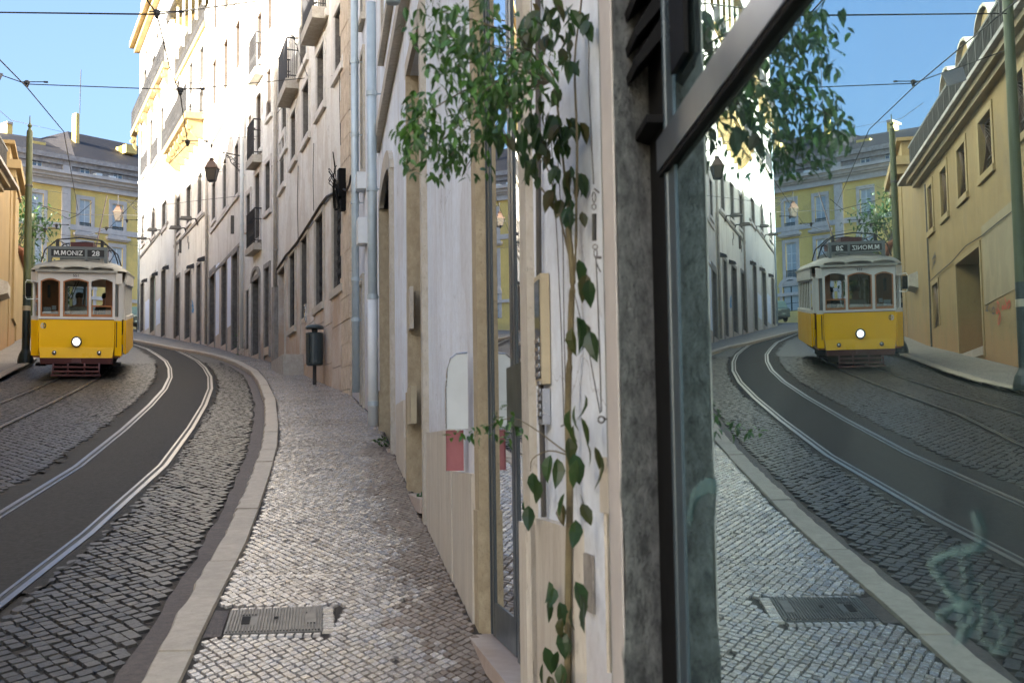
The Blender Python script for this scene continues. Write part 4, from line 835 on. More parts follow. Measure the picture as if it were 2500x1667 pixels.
u1, z1 = FA.px(1430, 1120, .05); m = MB(); uu = FA.px(1481, 1115, .03)[0]; FA.box(m, uu, uu + .10, FA.px(1470, 1245)[1], FA.px(1470, 1115)[1], .003, .03); m.build('wall_switch', 'travertine', None, label='small beige wall box half hidden by leaves near the window stone', cat='box')
u0 = FA.px(1432, 1500, .03)[0]; m = MB(); FA.box(m, u0, u0 + .12, FA.px(1425, 1480)[1], FA.px(1425, 1345)[1], .003, .012); m.build('vent_grille', 'grey_stone', None, label='low dark vent grille on the white wall behind the vine stem', cat='vent')
m = MB(); m.tube([FA.P(*FA.px(1478, 1120, .02), .02), FA.P(*FA.px(1488, 1640, .02), .02)], .008, 5); m.build('corner_bead', 'limestone', near)

# ------------------------------------------------------------------ shop with the big window that mirrors the street
def mp_(Y): return ((MH - Y * math.sin(MT)) / math.cos(MT), Y)
FM = Fac(mp_(-3), mp_(3.6)); shop = thing('shop_building', (.6, 1.5, .2), 'shop building with rough granite window jamb at the right edge', 'building')
uL = FM.px(1598, 800)[0]; uG = FM.px(1637, 800)[0]; uG2 = FM.px(1664, 800)[0]
u84 = FA.px(1484, 800)[0]; u14 = FA.px(1514, 800)[0]
a = Vector((.262, 3.09, 0)); bq = Vector((.252, 3.33, 0)); c = Vector((.371, 3.225, 0))
m = MB(); pl_ = [a, bq, FA.P(u84, 0, .01), FA.P(u84, 0, -.35), Vector((.95, 3.5, 0)), Vector((.95, c.y, 0)), c]
zb, zt = -.2, 7.5; n = len(pl_)
ring = 60; vs = []
for i in range(ring + 1):
    z = zb + (zt - zb) * i / ring
    for k, p in enumerate(pl_): j = (U(-.006, .006) if k in (0, 5) else 0); vs.append((p.x + j, p.y + j, z))
fs = [tuple(range(n)), tuple(ring * n + k for k in range(n - 1, -1, -1))]
for i in range(ring):
    for k in range(n): fs.append((i * n + k, i * n + (k + 1) % n, (i + 1) * n + (k + 1) % n, (i + 1) * n + k))
m.add(vs, fs); m.build('stone_jamb', 'granite', shop)
m = MB(); e_ = Vector((-.004, -.0002, 0)); a2, b2_ = a + e_ + (bq - a) * .03, bq + e_; m.hexa([(p.x, p.y, z) for z in (zb, zt) for p in (a2, b2_, b2_ - e_ * 1.5, a2 - e_ * .9)]); m.build('jamb_facing', 'pale_stone', shop)
win = thing('shop_window', FM.P(3.5, .6), 'large shop window with dark metal frame mirroring the street and tram', 'window')
m = MB(); FM.box(m, uG, uL - .002, .35, 6.2, -.04, .006); fr = m.build('frame', 'black', win)
m = MB(); m.tube([FM.P(uG - .03, .35, .0), FM.P(uG - .03, 6.2, .0)], .010, 10); FM.box(m, uG2 + .02, uG, .35, 6.2, -.03, .004); m.build('frame_strip', 'frame_blue', win)
z_hi = FM.px(1797, 50, .02)[1]; z_lo = FM.px(1797, 160, .02)[1]; z_dk = z_lo - .012
m = MB(); FM.box(m, .6, uG + .02, z_lo, z_hi, -.04, .02); m.build('transom', 'alu', win)
m = MB(); FM.box(m, .6, uG + .02, z_dk, z_lo - .002, -.04, .016); m.build('transom_gasket', 'black', win)
m = MB(); FM.box(m, .6, uG2 + .02, .42, z_dk, -.012, .0); m.build('pane', 'shop_glass', win)
m = MB(); FM.box(m, .6, uG2 + .02, z_hi, 6.1, -.012, .0); m.build('pane', 'shop_glass', win)
m = MB(); FM.box(m, .6, uG, .35, .42, -.04, .03); FM.box(m, .5, .6, .35, 6.2, -.04, .03); m.build('frame_rail', 'black', win)
m = MB(); FM.box(m, -6, uG + .03, -1.5, .35, -.3, .0); FM.box(m, -6, .5, .35, 7.5, -.3, 0); FM.box(m, .5, uG + .05, 6.2, 7.5, -.3, 0); m.build('wall', 'grey_stone', shop)
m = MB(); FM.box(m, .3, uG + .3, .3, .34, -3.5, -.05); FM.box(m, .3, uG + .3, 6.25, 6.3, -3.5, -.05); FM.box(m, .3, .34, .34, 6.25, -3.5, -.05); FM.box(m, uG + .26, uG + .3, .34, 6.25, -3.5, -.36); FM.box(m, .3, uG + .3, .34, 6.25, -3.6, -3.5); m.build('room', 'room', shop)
m = MB(); FM.box(m, -6, uG + .5, 7.5, 9, -6, 0); FM.box(m, -6, uG + .5, -1, 7.5, -7, -6); m.build('upper_wall', 'near_white', shop)
lv = thing('vent_louvre', FM.P(uL, z_hi + .3, .03), 'black slatted ventilation louvre at the top corner of the shop window', 'vent')
uA = uG - .03; uB = uL + .07
for (ty, by) in ((10, 92), (88, 174), (158, 241)):
    zt_ = at(1600, ty - 45, 3.2).z; zb_ = at(1525, by, 3.25).z
    m = MB(); m.hexa([FM.P(uA, zt_ - .05, .008), FM.P(uB, zt_ - .05, .008), FM.P(uB, zb_, .070), FM.P(uA, zb_, .070), FM.P(uA, zt_, .008), FM.P(uB, zt_, .008), FM.P(uB, zb_ + .022, .075), FM.P(uA, zb_ + .022, .075)]); m.build('slat', 'black', lv)
for (ty, by) in ((-70, 15), (-150, -60)):
    zt_ = at(1600, ty - 45, 3.2).z; zb_ = at(1525, by, 3.25).z
    m = MB(); m.hexa([FM.P(uA, zt_ - .05, .008), FM.P(uB, zt_ - .05, .008), FM.P(uB, zb_, .070), FM.P(uA, zb_, .070), FM.P(uA, zt_, .008), FM.P(uB, zt_, .008), FM.P(uB, zb_ + .022, .075), FM.P(uA, zb_ + .022, .075)]); m.build('slat', 'black', lv)
zl = at(1600, 318, 3.05).z; m = MB(); FM.box(m, FM.px(1655, 100, .03)[0], FM.px(1622, 100, .03)[0], at(1640, 236, 3.0).z, 5.5, .007, .018); m.build('louvre_frame', 'black', lv)
m = MB(); FM.box(m, uA, uB - .09, zl, zl + .02, .008, .05); m.build('sill_bar', 'black', lv)
# scratched tag and smears on the glass
tg = thing('glass_tag', FM.P(FM.px(2350, 1400)[0], FM.px(2350, 1400)[1] - .2, .004), 'faint pale scribbled tag painted on the lower right of the shop glass', 'graffiti')
def gpx(L): return [FM.px(x, y, .004) for x, y in L]
def gcur(L, per=5): return [(p.x, p.y) for p in curve_pts([Vector((*q, 0)) for q in gpx(L)], per)]
for k, (L, wd) in enumerate((([(2370, 1250), (2385, 1290), (2380, 1335), (2330, 1345), (2285, 1362), (2270, 1380), (2300, 1430), (2330, 1470), (2345, 1500)], .008), ([(2345, 1345), (2352, 1420), (2345, 1500), (2340, 1560)], .007),
        ([(2300, 1520), (2290, 1500), (2320, 1480), (2360, 1475), (2375, 1500), (2350, 1540), (2330, 1570)], .006), ([(2395, 1420), (2400, 1500), (2390, 1560)], .006), ([(2430, 1500), (2450, 1540), (2430, 1590), (2405, 1560)], .006))):
    ribbon(FM, gcur(L), 'teal_tag', 'paint_stroke', tg, .003 + .0004 * k, wd)
sm = thing('glass_smear', FM.P(FM.px(1730, 1350)[0], FM.px(1730, 1350)[1] - .1, .004), 'pale rounded smear on the glass beside the reflected granite', 'smear')
ribbon(FM, gcur([(1680, 1275), (1690, 1215), (1720, 1185), (1742, 1190)]), 'teal_tag', 'paint_stroke', sm, .003, .03)

# ------------------------------------------------------------------ climbing plant on the near wall
vine = thing('climbing_plant', FA.P(FA.px(1388, 1667, .05)[0], FA.g(.5), .05), 'leafy green creeper trained up the white wall beside the shop window', 'plant')
def wp(L, w=.05): return [FA.P(*FA.px(x, y, w), w) for x, y in L]
m = MB()
m.tube(curve_pts(wp([(1384, 1900), (1386, 1667), (1388, 1400), (1391, 1200), (1386, 1000), (1392, 850), (1395, 740), (1398, 690), (1392, 600), (1386, 545)]), 3), .0125, 7, .009)
for L, r in (([(1399, 695), (1406, 600), (1407, 500), (1409, 344), (1403, 153), (1417, 27), (1425, -60)], .005), ([(1388, 550), (1378, 528), (1321, 459), (1271, 383), (1233, 325), (1200, 240)], .0045), ([(1390, 545), (1359, 245), (1340, 168), (1279, 130), (1200, 110)], .0045),
             ([(1393, 640), (1340, 420), (1300, 330), (1299, 100), (1296, -20)], .0035), ([(1391, 1110), (1350, 1080), (1310, 1050), (1250, 1020), (1190, 1040)], .003), ([(1391, 1112), (1340, 1100), (1300, 1120), (1295, 1150)], .003)):
    m.tube(curve_pts(wp(L), 3), r, 5, r * .5)
c0 = FA.P(*FA.px(1340, 200, .05), .05)
tips = [at(1000, 90, 3.7), at(1080, 30, 3.5), at(985, 310, 3.55), at(1000, 420, 3.9), at(1100, 380, 3.8), at(1180, 60, 3.3), at(1060, 180, 3.6), at(1150, 250, 3.3), at(1130, 420, 4.0), at(1230, 130, 3.35)]
for t_ in tips: mid = (c0 + t_) / 2 + Vector((0, 0, .06)); m.tube(curve_pts([c0, mid, t_], 4), .0045, 4, .0015)
m.build('stem', 'bark', vine)
def leaf_geo(L, wd, fold=.25, curl=.25):
    pr = [(0, 0), (.18, .34), (.45, .5), (.75, .32), (1, 0)]; v = []; f = []
    for i, (t, h) in enumerate(pr):
        z = -curl * L * t * t; v.append((0, t * L, z))
        if 0 < i < 4: v.append((-h * wd, t * L, z + fold * h * wd)); v.append((h * wd, t * L, z + fold * h * wd))
    # indices: 0 base; 1 mid,2 l,3 r; 4 mid,5,6; 7 mid,8,9; 10 tip
    f = [(0, 1, 2), (0, 3, 1), (1, 4, 5, 2), (1, 3, 6, 4), (4, 7, 8, 5), (4, 6, 9, 7), (7, 10, 8), (7, 9, 10)]
    return v, f
def rot_to(direction, roll):
    y = Vector(direction).normalized(); a = y.cross(Vector((0, 0, 1))); a = a.normalized() if a.length > .01 else Vector((1, 0, 0)); z = a.cross(y)
    Mx = Matrix((a, y, z)).transposed(); return Mx @ Matrix.Rotation(roll, 3, 'Y')
leaves = []      # (position, direction, roll, size, aspect, dark)
def blob(px_, py_, r, Y, dY, num, size, asp=.5, dark=False, droop=.6):
    for _ in range(num):
        while True:
            a, b_ = U(-1, 1), U(-1, 1)
            if a * a + b_ * b_ < 1: break
        p = at(px_ + a * r, py_ + b_ * r, Y + U(-dY, dY)); leaves.append((p, Vector((U(-1, 1), U(-1, .6), U(-1, .5) - droop)), U(-.9, .9), size * U(.7, 1.25), asp, dark))
for B_ in ((1040, 45, 62, 3.65, .15, 60), (1120, 80, 70, 3.6, .2, 110), (1160, 60, 80, 3.5, .25, 90), (1090, 150, 60, 3.55, .15, 60), (1150, 170, 90, 3.55, .25, 130), (1020, 260, 40, 3.7, .12, 40), (1000, 330, 42, 3.7, .12, 50), (1060, 300, 75, 3.7, .2, 100), (1050, 380, 70, 3.85, .2, 85), (1110, 350, 70, 3.8, .2, 75),
           (1160, 270, 85, 3.6, .3, 110), (1230, 190, 80, 3.6, .3, 130), (1290, 200, 70, 3.7, .3, 90), (1215, 260, 75, 3.6, .3, 80), (1170, 400, 40, 4.0, .15, 14), (1290, 80, 60, 3.7, .2, 45), (1340, 150, 50, 3.7, .15, 30)): blob(*B_[:5], int(B_[5] * .84), .037, .42)
for t_ in tips:
    for k in range(9): s_ = k / 9; p = c0.lerp(t_, .55 + .5 * s_); leaves.append((p + Vector((U(-.03, .03), U(-.03, .03), U(-.03, .03))), Vector((U(-1, 1), U(-1, 1), U(-.7, .3))), U(-.5, .5), .034, .4, False))
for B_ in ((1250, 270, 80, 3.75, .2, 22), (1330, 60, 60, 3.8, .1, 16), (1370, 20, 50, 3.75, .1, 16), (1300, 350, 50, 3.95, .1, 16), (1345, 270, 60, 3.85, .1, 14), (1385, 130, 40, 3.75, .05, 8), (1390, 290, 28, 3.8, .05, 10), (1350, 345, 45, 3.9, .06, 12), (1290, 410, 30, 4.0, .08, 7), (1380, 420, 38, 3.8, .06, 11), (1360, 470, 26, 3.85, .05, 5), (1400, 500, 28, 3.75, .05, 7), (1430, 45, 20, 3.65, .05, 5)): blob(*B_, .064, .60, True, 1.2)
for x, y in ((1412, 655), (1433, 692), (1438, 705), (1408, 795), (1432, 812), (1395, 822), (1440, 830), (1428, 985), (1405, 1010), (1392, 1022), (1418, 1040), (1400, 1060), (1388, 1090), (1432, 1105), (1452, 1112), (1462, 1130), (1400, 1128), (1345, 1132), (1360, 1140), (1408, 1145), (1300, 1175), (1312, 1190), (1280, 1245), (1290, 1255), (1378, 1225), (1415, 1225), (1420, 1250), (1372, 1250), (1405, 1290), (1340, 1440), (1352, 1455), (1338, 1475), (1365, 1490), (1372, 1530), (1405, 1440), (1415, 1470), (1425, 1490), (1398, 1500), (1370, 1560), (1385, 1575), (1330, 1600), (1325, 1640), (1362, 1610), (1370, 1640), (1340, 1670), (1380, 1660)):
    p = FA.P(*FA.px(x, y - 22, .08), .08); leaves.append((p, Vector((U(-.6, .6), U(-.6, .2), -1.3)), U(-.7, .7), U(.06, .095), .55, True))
for x, y in ((1100, 1062), (1125, 1055), (1150, 1050), (1170, 1045), (1190, 1035), (1215, 1000), (1225, 1015), (1235, 1040), (1250, 1030), (1265, 1040), (1200, 1060), (1225, 1060), (1245, 1065), (1270, 1060), (1240, 990), (1215, 1030), (1255, 1010), (1235, 1075), (1140, 1066), (1180, 1060)):
    for k in range(3): leaves.append((at(x + U(-9, 9), y + U(-8, 8), 4.25 + U(-.06, .06)), Vector((U(-1, .6), U(-1, 1), U(-.8, .4))), U(-.5, .5), .034, .42, False))
random.shuffle(leaves); leaves.sort(key=lambda q: -q[3])
lv_ = {}
for dk in (False, True):
    for k in range(3):
        v, f = leaf_geo(1, .55 if dk else .42, .15 + .15 * k, .15 + .2 * k); me = bpy.data.meshes.new('leaf'); me.from_pydata(v, [], f); me.materials.append(M['leaf_dark' if dk else 'leaf']); lv_[dk, k] = me
rest = {False: MB(), True: MB()}
for i, (p, d_, roll, s_, asp, dk) in enumerate(leaves):
    Rm = rot_to(d_, roll)
    if i < 300:
        o = bpy.data.objects.new('leaf', lv_[dk, i % 3]); COL.objects.link(o); o.parent = vine; o.location = p - WLOC[vine.name]; o.rotation_euler = Rm.to_euler(); o.scale = (s_, s_, s_)
    else:
        v, f = leaf_geo(s_, s_ * asp, U(.1, .4), U(.1, .5)); rest[dk].add([Rm @ Vector(q) + p for q in v], f)
for dk, nm in ((False, 'leaf'), (True, 'leaf_dark')):
    if rest[dk].v: rest[dk].build('foliage', nm, vine, kind='stuff')
# training wires, turnbuckle and ring hook
tw = thing('training_wires', FA.P(*FA.px(1380, 1040, .04), .04), 'thin steel training wires stretched down the white wall to a small anchor', 'wire')
m = MB()
for L in ([(1345, 330), (1361, 600), (1370, 800), (1377, 1035)], [(1358, 330), (1375, 600), (1377, 800), (1383, 1036)], [(1380, 560), (1398, 700), (1440, 870), (1465, 1008)]): m.tube(wp(L, .04), .0016, 4)
m.build('wire', 'castiron', tw); m = MB(); m.tube(wp([(1370, 1040), (1376, 1037), (1392, 1042)], .04), .003, 4); m.build('anchor', 'castiron', tw)
tb = thing('turnbuckle', FA.P(*FA.px(1451, 590, .04), .04), 'dark iron turnbuckle hanging on a wire next to the granite window jamb', 'turnbuckle')
m = MB(); m.tube(wp([(1434, 40), (1438, 120), (1437, 200), (1446, 380), (1449, 450)], .03), .0018, 4); m.tube(wp([(1455, 625), (1458, 700), (1463, 830), (1466, 930), (1468, 1005)], .03), .0018, 4); m.build('wire', 'castiron', tb)
m = MB(); m.tube(wp([(1451, 522), (1451, 588)], .04), .0065, 8); m.build('barrel', 'iron', tb)
m = MB()
def ringpx(m, x, y, rx, ry, r): m.tube(wp([(x + rx * math.cos(a * .7), y + ry * math.sin(a * .7)) for a in range(10)], .04), r, 4)
for (x, y, a, b_) in ((1450, 482, 4, 13), (1450, 505, 5, 7), (1453, 603, 6, 6), (1454, 618, 4, 10)): ringpx(m, x, y, a, b_, .0016)
m.tube(wp([(1452, 462), (1462, 470)], .045), .003, 4); m.tube(wp([(1454, 628), (1466, 629)], .045), .004, 4); m.tube(wp([(1455, 640), (1466, 664)], .045), .002, 4); m.build('ring', 'castiron', tb)
rh = MB(); 
def ringpx2(m, x, y, rx, ry, r): m.tube(wp([(x + rx * math.cos(a * .7), y + ry * math.sin(a * .7)) for a in range(10)], .04), r, 5)
ringpx2(rh, 1468, 1024, 8, 8, .0025); rh.tube(wp([(1476, 1023), (1493, 1022)], .03), .003, 5); rh.build('ring_hook', 'castiron', None, label='small steel ring hook screwed into the wall beside the granite jamb', cat='hook')
# weeds at the foot of the walls
def weed(name, x, y, label, n=50, r=.12, h=.25):
    c = gnd(x, y); m = MB()
    for _ in range(n):
        p = c + Vector((U(-r, r), U(-r, r), U(0, h))); Rm = rot_to((U(-1, 1), U(-1, 1), U(-.2, 1)), U(-1, 1)); v, f = leaf_geo(U(.03, .07), .025, .2, .3); m.add([Rm @ Vector(q) + p for q in v], f)
    m.build(name, 'leaf', None, label=label, cat='weed')
weed('weed', 930, 1090, 'small green weed at the foot of the arched doorway', 40, .06, .1); weed('weed', 1030, 1240, 'low weeds growing under the marble door threshold', 40, .05, .1); weed('weed', 586, 868, 'bushy green weed against the foot of the drainpipe far up the street', 120, .2, .75)

# ------------------------------------------------------------------ left side: ochre buildings (seen mostly in the window)
FO = Fac((-11.39, 20.0), (-17.2, 41.8), -1, True); FN = Fac((-10.6, -9), (-11.39, 20.0), -1); FL = Fac((-17.2, 41.8), (-21.4, 54.1), -1)
b = bld('ochre_building', FO, FO.L / 2, 'long ochre building with grilled windows, deep eaves and dormers over a railed parapet')
grl = []
def grille(fac, parent, u0, u1, z0, z1, w=-.03):
    m = MB(); k = max(4, int((z1 - z0) / .16))
    for i in range(k + 1):
        for sgn in (1, -1):
            za = z0 + (z1 - z0) * i / k; zb2 = min(z1, max(z0, za + sgn * (u1 - u0))); m.tube([fac.P(u0, za, w), fac.P(u1, zb2, w)], .008, 3, cap=False)
    m.build('grille', 'copper', parent)
for xf, yt, yb, xn in ((2266, 470.3, 571.7, 2276.5), (2296.2, 424.4, 530.5, 2311.5), (2336.8, 366, 484.6, 2357), (2389.4, 300, 425.3, 2421)):
    u1, z1 = FO.px(xf, yt); u0, _ = FO.px(xn, yt); _, z0 = FO.px(xf, yb); z1, z0 = 10.13, 8.68
    wn = FO.window(b, u0, u1, z0, z1, pane='pane_dark', frame='dark_door', sur='ochre_light', sw=.2, setback=.14); grille(FO, wn, u0, u1, z0, z1)
for u0 in (7.1, 4.0, 1.0): wn = FO.window(b, u0, u0 + 1.25, 8.68, 10.13, pane='pane_dark', frame='dark_door', sur='ochre_light', sw=.2); grille(FO, wn, u0, u0 + 1.25, 8.68, 10.13)
u1, _ = FO.px(2277.5, 699.5); u0, _ = FO.px(2291, 688); wn = FO.window(b, u0, u1, 5.44, 6.84, pane='pane_dark', frame='dark_door', sur='ochre_light', sw=.12, sill=False); grille(FO, wn, u0, u1, 5.44, 6.84)
u1 = FO.px(2335, 646)[0]; u0 = FO.px(2392.3, 602)[0]; FO.door(b, u0, u1, 4.25, 6.93, 'pole_dark', 'ochre_light', .15, .75, 2)
FO.wall('ochre', b, 0, FO.L, 10.97, 8, .8)
m = MB(); FO.box(m, -1, FO.L + .3, 10.55, 10.72, -.4, .22); FO.box(m, -1, FO.L + .4, 10.72, 10.88, -.4, .40); m.build('cornice', 'ochre_pale', b)
m = MB(); FO.box(m, -1, FO.L + 1.6, 10.88, 10.99, -.6, .55); m.build('eave', 'attic_stone', b)
m = MB(); m.hexa([FO.P(-1, 11.4, -.9), FO.P(FO.L + .2, 11.4, -.9), FO.P(FO.L + .2, 11.4, -9), FO.P(-1, 11.4, -9), FO.P(-1, 11.6, -.9), FO.P(FO.L + .2, 11.6, -.9), FO.P(FO.L + .2, 14.1, -5.2), FO.P(-1, 14.1, -5.2)])
for i in range(int((FO.L + 1) / .24)): u = -1 + i * .24; m.tube([FO.P(u, 11.62, -.85), FO.P(u, 14.14, -5.2)], .07, 6)
m.build('tiled_roof', 'terracotta', b)
m = MB(); FO.box(m, -1, FO.L, 11.88, 11.95, .30, .36); FO.box(m, -1, FO.L, 10.99, 11.06, .28, .38)
k = int((FO.L + 1) / .16)
for i in range(k): m.tube([FO.P(-1 + i * .16, 11.04, .33), FO.P(-1 + i * .16, 11.9, .33)], .017 if i % 6 else .035, 5, cap=False)
m.build('parapet_railing', 'iron', b)
for i in range(7):
    uc = FO.L - 2.0 - i * 3.05; m = MB(); FO.box(m, uc - .75, uc + .75, 11.5, 13.35, -3.0, -.95); prof = [(uc + .95 * math.cos(a * math.pi / 8), 13.35 + .62 * math.sin(a * math.pi / 8)) for a in range(9)]
    vs = [FO.P(x, z, -.75) for x, z in prof] + [FO.P(x, z, -3.4) for x, z in prof]; m.add(vs, [tuple(range(9)), tuple(range(17, 8, -1))] + [(i_, i_ + 9, i_ + 10, i_ + 1) for i_ in range(8)] + [(0, 8, 17, 9)]); d_ = m.build('dormer', 'ochre_light', b)
    m = MB(); prof2 = [(uc + 1.05 * math.cos(a * math.pi / 8), 13.38 + .70 * math.sin(a * math.pi / 8)) for a in range(9)]
    vs = [FO.P(x, z, -.6) for x, z in prof2] + [FO.P(x, z, -3.5) for x, z in prof2] + [FO.P(x, z - .09, -.6) for x, z in prof2]; m.add(vs, [(i_, i_ + 1, i_ + 10, i_ + 9) for i_ in range(8)] + [(i_, i_ + 18, i_ + 19, i_ + 1) for i_ in range(8)]); m.build('dormer_roof', 'limestone', d_)
    m = MB(); FO.box(m, uc - .4, uc + .4, 12.1, 13.2, -.949, -.92); m.build('dormer_window', 'pane_dark', d_)
# paler rendered panel, plinth joint, graffiti, cable with knots
u1, zt_ = FO.px(2396, 560, .02); m = MB(); FO.box(m, 6, u1 + .02, 5.30, 9.3 - 1.9, .0, .02); m.build('render_panel', 'ochre_pale', b)
def gO(L, per=4): return [(p.x, p.y) for p in curve_pts([Vector((*FO.px(x, y, .01), 0)) for x, y in L], per)]
Zg = lambda L: [(2240 + x / 6.535, 560 + y / 6.535) for x, y in L]
for L in ([(1262, 1260), (1275, 1340), (1300, 1300), (1310, 1200), (1280, 1160), (1285, 1260), (1310, 1300), (1330, 1340), (1310, 1400), (1290, 1480), (1305, 1510), (1335, 1420), (1320, 1340)], [(1355, 1290), (1365, 1220), (1380, 1270), (1400, 1210), (1415, 1260), (1440, 1200)], [(1400, 1090), (1440, 1200), (1470, 1130)], [(1440, 1190), (1480, 1140), (1485, 1210), (1455, 1260)]): ribbon(FO, gO(Zg(L)), 'graffiti_red', 'red_graffiti', b, .024, .05)
for L in ([(1095, 1290), (1135, 1300), (1110, 1250), (1140, 1220)], [(1165, 1310), (1160, 1260)], [(1195, 1300), (1220, 1240), (1240, 1290), (1225, 1345), (1200, 1330)], [(290, 360), (250, 480), (235, 640), (260, 560), (295, 500)], [(240, 470), (300, 420), (260, 540)]): ribbon(FO, gO(Zg(L)), 'graffiti_dark', 'dark_graffiti', b, .024, .04)
pts = [(2268, 689), (2290, 668), (2325, 638), (2357, 601), (2394, 578), (2440, 540), (2476, 512)]
cablepx(FO, 'wall_cable', 'thin cable clipped across the ochre wall above the doorway', pts, .014, .05)
cablepx(FO, 'gutter_pipe', 'thin dark downpipe at the join of the two ochre walls', [(2258, 450), (2263, 560), (2269, 700), (2274, 850)], .03, .05, 'castiron', 'pipe')
FN.wall('ochre_light', thing('near_ochre_building', (-11, 6, gz(6)), 'plain ochre wall of the next building down the street on the left', 'building'), 0, FN.L, 10.5, 8)
nb = bpy.data.objects['near_ochre_building']
m = MB(); FN.box(m, 0, FN.L, 10.5, 10.8, -.3, .4); FN.box(m, 0, FN.L, 10.8, 13.5, -6, -3); m.build('cornice', 'ochre_pale', nb)
# corner portico piece at the picture's left edge
b = bld('ochre_corner_building', FL, 6, 'ochre corner building with heavy cornice at the left edge, beside the green pole')
uE = FL.px(38, 600)[0]; ztop = FL.px(38, 452)[1]
FL.wall('ochre', b, 0, uE - .02, 12.2, 7)
m = MB(); FL.box(m, uE - 5, uE, 4, ztop, -3.5, .03); m.build('pier', 'ochre', b)
m = MB(); FL.box(m, uE - 5.2, uE + .25, ztop - .55, ztop - .2, -3.7, .2); FL.box(m, uE - 5.4, uE + .5, ztop - .2, ztop + .15, -3.9, .4); m.build('cornice', 'ochre_light', b); m = MB(); FL.box(m, uE - 4.9, uE - .1, ztop + .15, ztop + .85, -3.4, -.05); FL.box(m, uE - 5.1, uE + .1, ztop + .85, ztop + 1.0, -3.6, .14); m.build('parapet', 'ochre', b)
m = MB(); FL.box(m, uE - 3.2, uE - .2, ztop - 6, ztop - .56, .03, .12); m.build('pilaster', 'ochre_light', b)
u, z = FL.px(22, 722, .3); m = MB(); m.hexa([FL.P(u - .9, z - .1, 0), FL.P(u + .9, z - .1, 0), FL.P(u + .8, z, .3), FL.P(u - .8, z, .3), FL.P(u - .9, z + .5, 0), FL.P(u + .9, z + .5, 0), FL.P(u + .8, z + .4, .3), FL.P(u - .8, z + .4, .3)]); m.build('wall_hood', 'concrete', b)
for L in ([(22, 740), (24, 800)], [(26, 735), (25, 790)], [(20, 770), (23, 815)]): ribbon(FL, [FL.px(x, y, .01) for x, y in L], 'graffiti_red', 'red_graffiti', b, .02, .05)
rb = thing('shade_block', (-36, 42, gz(42)), 'unseen plain block added behind the ochre street front to cast shade', 'building'); m = MB(); m.box(-46, -29.2, 30, 56, 3, 16.4); m.build('wall', 'ochre_pale', rb)  # added out of view to shade the corner parapet and the facades opposite
m = MB(); m.box(-46.3, -28.9, 29.7, 56.3, 16.4, 16.6); m.build('roof', 'terracotta', rb)
# garden wall with tiled coping and railing, trees behind
FG = Fac((-22.6, 57.5), (-29.5, 78), -1); b = bld('garden_wall', FG, 8, 'ochre garden wall with terracotta coping and iron railing behind the green pole', 'wall')
zg = FG.px(46, 622)[1]; FG.wall('ochre_light', b, 0, FG.L, zg, .5, .1); m = MB()
for i in range(int(FG.L / .3)): m.tube([FG.P(i * .3, zg + .3, -.25), FG.P(i * .3, zg + .05, .25)], .12, 6)
m.build('coping_tiles', 'terracotta', b)
m = MB()
for i in range(int(FG.L / .25)): m.tube([FG.P(i * .25, zg + .2, -.3), FG.P(i * .25, zg + 1.4, -.3)], .018, 4, cap=False)
for z in (zg + 1.35, zg + .5): m.tube([FG.P(0, z, -.3), FG.P(FG.L, z, -.3)], .025, 4)
m.build('railing', 'iron', b)
def tree(name, x, y, z0, z1, rad, label, n=900):
    t = thing(name, (x, y, z0), label, 'tree'); m = MB(); top = Vector((x, y, z0 + (z1 - z0) * .55)); m.tube([Vector((x, y, z0)), top], .22, 8, .12)
    cl = []
    for i in range(12):
        a = i * 2.4; e = Vector((x + rad * .75 * math.cos(a) * U(.5, 1), y + rad * .75 * math.sin(a) * U(.5, 1), z0 + (z1 - z0) * U(.45, .95))); m.tube(curve_pts([top - Vector((0, 0, 1.)), (top + e) / 2 + Vector((0, 0, .3)), e], 3), .07, 5, .02); cl.append(e)
    m.build('trunk', 'bark', t); m = MB()
    for _ in range(n):
        c = random.choice(cl); d = Vector((random.gauss(0, 1), random.gauss(0, 1), random.gauss(0, .8))) * rad * .27; Rm = rot_to((U(-1, 1), U(-1, 1), U(-1, .3)), U(-1, 1)); s_ = U(.14, .30); v, f = leaf_geo(s_, s_ * .45, .2, .4); m.add([Rm @ Vector(q) + c + d for q in v], f)
    m.build('crown', 'tree_leaf', t); return t
tree('tree', -26.2, 65.5, 8, 15.2, 2.1, 'green leafy tree rising behind the garden wall by the ochre corner', 1300)
tree('tree', -26.0, 70, 8.4, 12.0, 1.5, 'low bushy tree behind the tram under the arched window', 700)

